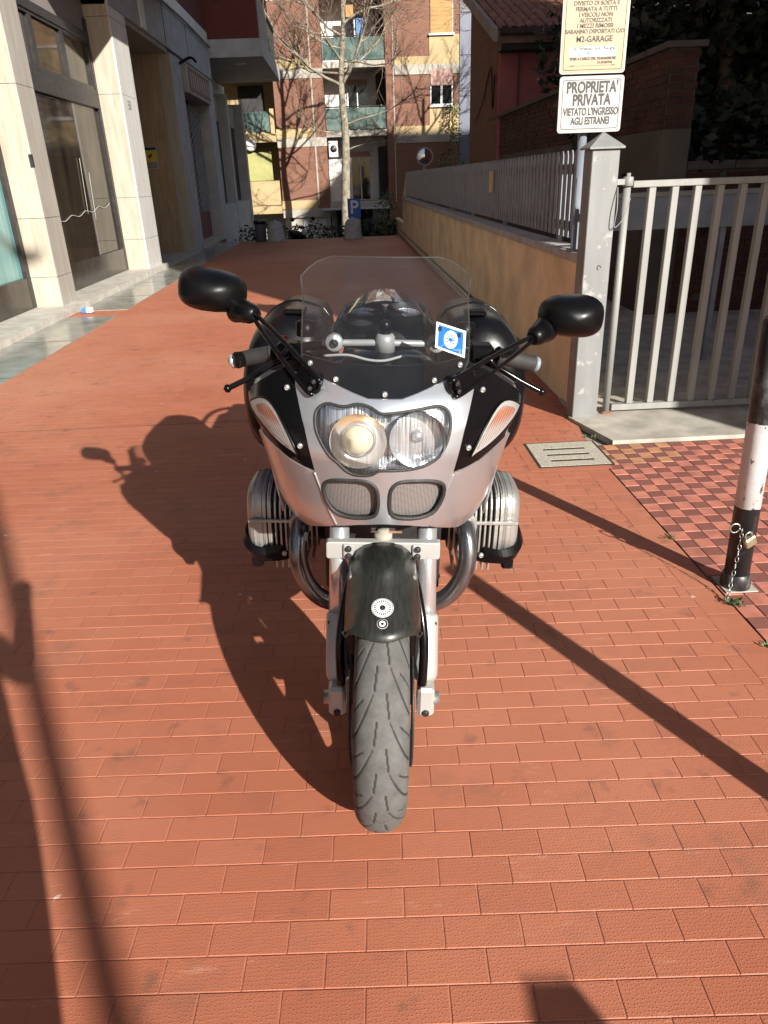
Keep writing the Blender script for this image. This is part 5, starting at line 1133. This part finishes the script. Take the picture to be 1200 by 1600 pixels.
at = me.attributes.new('groove', 'FLOAT', 'POINT'); at.data.foreach_set('value', gro); me.update(); link('tyre', me, w1, True)
w2 = wheel(1.45, 1.5, True); MB().lathe([(.24, -.075), (.27, -.085), (.295, -.07), (.305, -.03), (.307, 0), (.305, .03), (.295, .07), (.27, .085), (.24, .075)], 64, (0, 1.45, TR), 'x').build('tyre', 'black_plastic', w2, True)
# front mudguard
secs = []
for a in (58, 62, 66, 71, 76, 81, 86, 91, 96, 101, 105, 108):
    t = R(a); k = (a - 58) / 50; ro = .335 + .047 * max(0, k) ** 1.7; tw = .062 - .010 * math.sin(min(1, k) * 3.14); sk_ = .085; dr = .088 if a < 116 else .06
    if a < 66: dr = .045 + (a - 58) * .0054
    cs2 = []
    for u, r in ((-sk_, ro - dr), (-sk_ + .004, ro - .062), (-tw - .013, ro - .040), (-tw, ro - .020), (-tw * .72, ro - .007), (-tw * .36, ro - .001), (0, ro + .0005), (tw * .36, ro - .001), (tw * .72, ro - .007), (tw, ro - .020), (tw + .013, ro - .040), (sk_ - .004, ro - .062), (sk_, ro - dr)):
        tu = t + R(9) * (abs(u) / .085) ** 2 * max(0, 1 - k * 1.6)
        cs2.append((u, -r * math.cos(tu), TR + r * math.sin(tu)))
    secs.append(cs2)
mb = MB(); n = 13; mb.add([p for q in secs for p in q], [(i * n + k, i * n + k + 1, (i + 1) * n + k + 1, (i + 1) * n + k) for i in range(len(secs) - 1) for k in range(n - 1)], True)
fd = mb.build('front_mudguard', 'carbon', BK, True); sd = fd.modifiers.new('thickness', 'SOLIDIFY'); sd.thickness = .004
def fend_pt(u, a, lift): t = R(a); r = .3356 + .047 * max(0, (a - 58) / 50) ** 1.7 + lift; return (u, -r * math.cos(t), TR + r * math.sin(t))
def fdisc(name, a0, rad, mat, lift, parent, ring=0.0):
    pts = [fend_pt(rad * math.cos(R(q)), a0 + math.degrees(rad * math.sin(R(q)) / .336), lift) for q in range(0, 360, 12)]
    if ring:
        pts += [fend_pt(ring * math.cos(R(q)), a0 + math.degrees(ring * math.sin(R(q)) / .336), lift) for q in range(0, 360, 12)]
        return MB().add(pts, [(k, (k + 1) % 30, 30 + (k + 1) % 30, 30 + k) for k in range(30)]).build(name, mat, parent, True)
    return MB().add(pts, [tuple(range(30))]).build(name, mat, parent, True)
em = fdisc('badge', 71.5, .0235, 'sticker_white', .0012, fd); fdisc('badge_ring', 71.5, .0225, 'ink', .0016, em, .0212); fdisc('badge_ring', 71.5, .0105, 'ink', .0016, em, .0095); fdisc('badge_centre', 71.5, .0065, 'ink', .0016, em)
for k in range(22):
    q = R(k * 360 / 22); mb = MB(); c0 = .0175 * math.sin(q)
    pts = [fend_pt(.0163 * math.cos(q) + (a_ * math.cos(q) - b_ * math.sin(q)), 71.5 + math.degrees((.0163 * math.sin(q) + a_ * math.sin(q) + b_ * math.cos(q)) / .336), .0016) for a_, b_ in ((-.0026, -.0012), (.0026, -.0012), (.0026, .0012), (-.0026, .0012))]
    mb.add(pts, [(0, 1, 2, 3)]); mb.build('badge_letter', 'ink', em, True)
e2 = fdisc('round_emblem', 65.0, .0115, 'sticker_white', .0012, fd); fdisc('emblem_ring', 65.0, .0108, 'ink', .0016, e2, .0070); fdisc('emblem_centre', 65.0, .0032, 'ink', .0016, e2)
# fork
RK = math.tan(R(24))
for s in (-1, 1):
    u = s * .107; f0 = lambda w: (u, .02 + (w - TR) * RK, w)
    fk = MB().tube([f0(.46), f0(.80)], .0245, 20).build('fork_tube', 'chrome', BK, True)
    sl = MB().tube([f0(.335), f0(.345), f0(.36), f0(.478), f0(.484)], [.026, .0295, .0305, .0305, .026], 20).build('fork_slider', 'bridge', BK, True)
    MB().box((u - .0205, -.022, .262), (u + .0205, .036, .345), .008).build('axle_clamp', 'bridge', sl, True)
    MB().tube([(u - s * .022, .0, TR), (u + s * .033, 0, TR)], .017, 14).build('axle_end', 'steel', sl, True); bolt(u, -.023, .277, .009, sl, 'dark_metal')
    MB().box((u - s * .045 - .012, -.045, .31), (u - s * .045 + .012, .02, .52), .008).build('fork_brace_leg', 'black_plastic', sl, True)
    cl = MB().box((s * .062 - .025 , .03, .355), (s * .062 + .028, .11, .47), .01).build('brake_caliper', 'dark_metal', BK, True); bolt(u + s * .018, .035 + .04, .40, .006, sl, 'dark_metal'); bolt(u + s * .02, .075, .47, .006, sl, 'dark_metal')
    MB().tube([f0(.612), f0(.614), f0(.648), f0(.650)], [.030, .033, .033, .030], 20).build('bridge_clamp', 'bridge', fk, True)
bg_ = MB()
ol = [(-.136, .626), (-.136, .663), (-.132, .667), (.132, .667), (.136, .663), (.136, .626), (.132, .622), (.072, .622), (.066, .632), (.045, .648), (0, .655), (-.045, .648), (-.066, .632), (-.072, .622), (-.132, .622)]
bg_.prism(ol, .118, .142); bgo = bg_.build('fork_bridge', 'bridge', BK, True); bv_ = bgo.modifiers.new('bevel', 'BEVEL'); bv_.width = .004; bv_.segments = 2
for s in (-1, 1):
    pl2 = MB().box((s * .082 - .013, .110, .625), (s * .082 + .013, .1175, .664), .003).build('clamp_plate', 'bridge', bgo, True)
    for w in (.635, .654): bolt(s * .082, .108, w, .0078, pl2, 'dark_metal')
    MB().box((s * .066 - .011, .03, .615), (s * .066 + .011, .117, .625), .002).build('mudguard_bracket', 'alu', bgo, True)
    MB().tube(crom([(s * .072, .09, .60), (s * .084, .05, .56), (s * .098, .0, .47), (s * .096, -.02, .36)], 5), .011, 10).build('mudguard_stay', 'black_gloss', fd, True)
MB().lathe([(0, .660), (.022, .660), (.022, .678), (.014, .681), (.014, .688), (0, .688)], 20, (0, .150, 0)).build('ball_joint', 'concrete', bgo, True); MB().tube([(-.03, .15, .680), (.045, .145, .682)], .003, 6).build('wire', 'rust', bgo, True)
MB().tube([(0, .16, .69), (0, .42, .62), (0, .62, .55)], [.03, .035, .05], 12).build('telelever_arm', 'dark_metal', BK, True)
MB().box((-.14, .20, .70), (.14, .32, .92), .02).build('oil_cooler', 'dark_metal', BK, True)
# engine: block and boxer cylinders
MB().box((-.17, .46, .30), (.17, .95, .68), .03).build('engine_block', 'dark_metal', BK, True)
for s in (-1, 1):
    cy = MB().loft([[(u, .62 + a * math.cos(R(t)), .515 + b * math.sin(R(t))) for t in range(0, 360, 20)] for u, a, b in ((s * .16, .085, .085), (s * .33, .085, .085))]).build('cylinder', 'dark_metal', BK, True)
    def finloop(u, k, c=(.62, .515), a=.118, b=.118, ex=2 / 3.6): return [(u, c[0] + math.copysign(abs(math.cos(R(t))) ** ex, math.cos(R(t))) * a * k, c[1] + math.copysign(abs(math.sin(R(t))) ** ex, math.sin(R(t))) * b * k) for t in range(0, 360, 10)]
    for k in range(11):
        u = .195 + k * .0148; kk = .80 + .20 * min(1, k / 5) if k < 7 else 1.0
        MB().loft([finloop(s * u, kk), finloop(s * (u + .0048), kk)], smooth=False).build('fin', 'alu', cy, True)
    cc_ = [(.352, .98), (.360, 1.0), (.378, .985), (.392, .93), (.402, .80), (.406, .55), (.408, .2)]
    vc = MB().loft([finloop(s * u, k, (.62, .522), .112, .112) for u, k in cc_]).build('valve_cover', 'alu', cy, True)
    for k in range(4):
        w = .0; MB().loft([finloop(s * (.3335 + .0145 * k), 1.03 - .004 * k * k, (.62, .522), .112, .112), finloop(s * (.3385 + .0145 * k), 1.03 - .004 * k * k, (.62, .522), .112, .112)], smooth=False).build('cover_fin', 'alu', vc, True)
    MB().box((min(s * .20, s * .395), .492, .535), (max(s * .20, s * .395), .503, .545), .002).build('rib', 'alu', cy, True)
    MB().box((min(s * .255, s * .285), .505, .455), (max(s * .255, s * .285), .53, .535), .004).build('port_gap', 'dark_metal', cy, True)
    mb = MB(); gp = crom([(s * .30, .505, .438), (s * .35, .495, .432), (s * .395, .515, .437), (s * .418, .56, .452), (s * .42, .64, .46), (s * .41, .74, .45)], 5)
    mb.loft([[p + Vector((0, 0, .022)), p + Vector((s * .008, -.006, .0)), p + Vector((0, 0, -.026)), p + Vector((-s * .03, .012, -.03)), p + Vector((-s * .03, .012, .0))] for p in gp], smooth=False); mb.box((min(s * .36, s * .395), .51, .378), (max(s * .36, s * .395), .56, .412), .006); mb.build('cylinder_guard', 'black_plastic', cy, True)
    bolt(s * .292, .49, .437, .008, cy)
    for k in range(7): MB().box((min(s * (.21 + .018 * k), s * (.2145 + .018 * k)), .515, .375), (max(s * (.21 + .018 * k), s * (.2145 + .018 * k)), .70, .412)).build('lower_fin', 'alu', cy, True)
    hp = crom([(s * .238, .56, .540), (s * .238, .50, .545), (s * .240, .455, .525), (s * .245, .43, .475), (s * .238, .425, .42), (s * .218, .43, .365), (s * .185, .44, .318), (s * .140, .46, .288), (s * .09, .52, .265), (s * .07, .70, .24), (s * .10, 1.0, .24)], 6)
    hd_ = MB().tube(hp, .0262, 20).build('header_pipe', 'header', BK, True); MB().tube([hp[3], hp[9]], .034, 16).build('flange', 'alu', hd_, True)
    MB().tube(crom([(s * .15, .17, .72), (s * .19, .30, .66), (s * .22, .42, .60), (s * .20, .5, .55)], 5), .008, 8).build('hose', 'grip', BK, True)
MB().tube(crom([(.1, 1.0, .24), (.18, 1.15, .30), (.20, 1.5, .40), (.20, 1.75, .46)], 5), [.03] * 5 + [.055] * 11, 16).build('silencer', 'chrome', BK, True)
# tank, seat, tail, panniers
def sect(v, a, b, w, ex=2 / 2.6): return [(math.copysign(abs(math.cos(R(t))) ** ex, math.cos(R(t))) * a, v, w + math.copysign(abs(math.sin(R(t))) ** ex, math.sin(R(t))) * b) for t in range(0, 360, 15)]
MB().loft([sect(.52, .10, .07, .86), sect(.60, .17, .12, .87), sect(.70, .19, .14, .87), sect(.82, .17, .13, .86), sect(.92, .12, .09, .85)]).build('fuel_tank', 'black_paint', BK, True)
MB().loft([sect(.88, .10, .05, .82), sect(.98, .15, .06, .83), sect(1.15, .16, .06, .84), sect(1.35, .15, .06, .88), sect(1.6, .11, .05, .93), sect(1.68, .05, .02, .94)]).build('seat', 'grip', BK, True)
MB().loft([sect(1.0, .13, .09, .72), sect(1.3, .15, .10, .78), sect(1.6, .14, .08, .86), sect(1.85, .06, .04, .93)]).build('tail', 'silver', BK, True)
for s in (-1, 1):
    secs = []
    for vv, k in ((.93, .55), (.945, .80), (.98, .93), (1.08, 1.0), (1.25, 1.0), (1.45, .96), (1.52, .82), (1.54, .6)):
        ring = [(.20, 1.00), (.27, 1.045), (.335, 1.052), (.40, 1.022), (.452, .955), (.482, .855), (.484, .72), (.458, .62), (.40, .565), (.30, .56), (.21, .62), (.19, .80)]
        ring = [(p.x, p.y) for p in crom([Vector((a, b, 0)) for a, b in ring], 3, True)]; c = (.335, .80)
        secs.append([(s * (c[0] + (a - c[0]) * k), vv, c[1] + (b - c[1]) * k) for a, b in ring])
    pn = MB().loft(secs).build('pannier', 'case', BK, True)
    MB().tube([(s * (c[0] + (a - c[0]) * 1.004), 1.24, c[1] + (b - c[1]) * 1.004) for a, b in ring] , .004, 6, cap=False).build('pannier_seam', 'black_gloss', pn, True)
    MB().box((min(s * .26, s * .33), 1.0, 1.045), (max(s * .26, s * .33), 1.06, 1.062), .005).build('pannier_latch', 'black_gloss', pn, True)
MB().tube(crom([(-.15, .98, .86), (-.18, 1.2, .92), (-.15, 1.6, .97), (0, 1.72, .985), (.15, 1.6, .97), (.18, 1.2, .92), (.15, .98, .86)], 5), .014, 10).build('grab_rail', 'black_plastic', BK, True)
MB().tube(crom([(.12, 1.05, .25), (.17, 1.08, .14), (.22, 1.10, .012)], 4), .012, 8).build('side_stand', 'dark_metal', BK, True)
for s in (-1, 1): MB().tube([(s * .12, 1.0, .38), (s * .27, 1.02, .38)], .014, 8).build('footpeg', 'dark_metal', BK, True)
for s in (-1, 1): MB().tube([(s * .10, .9, .35), (s * .10, 1.45, .32)], .03, 10).build('swingarm', 'dark_metal', BK, True)
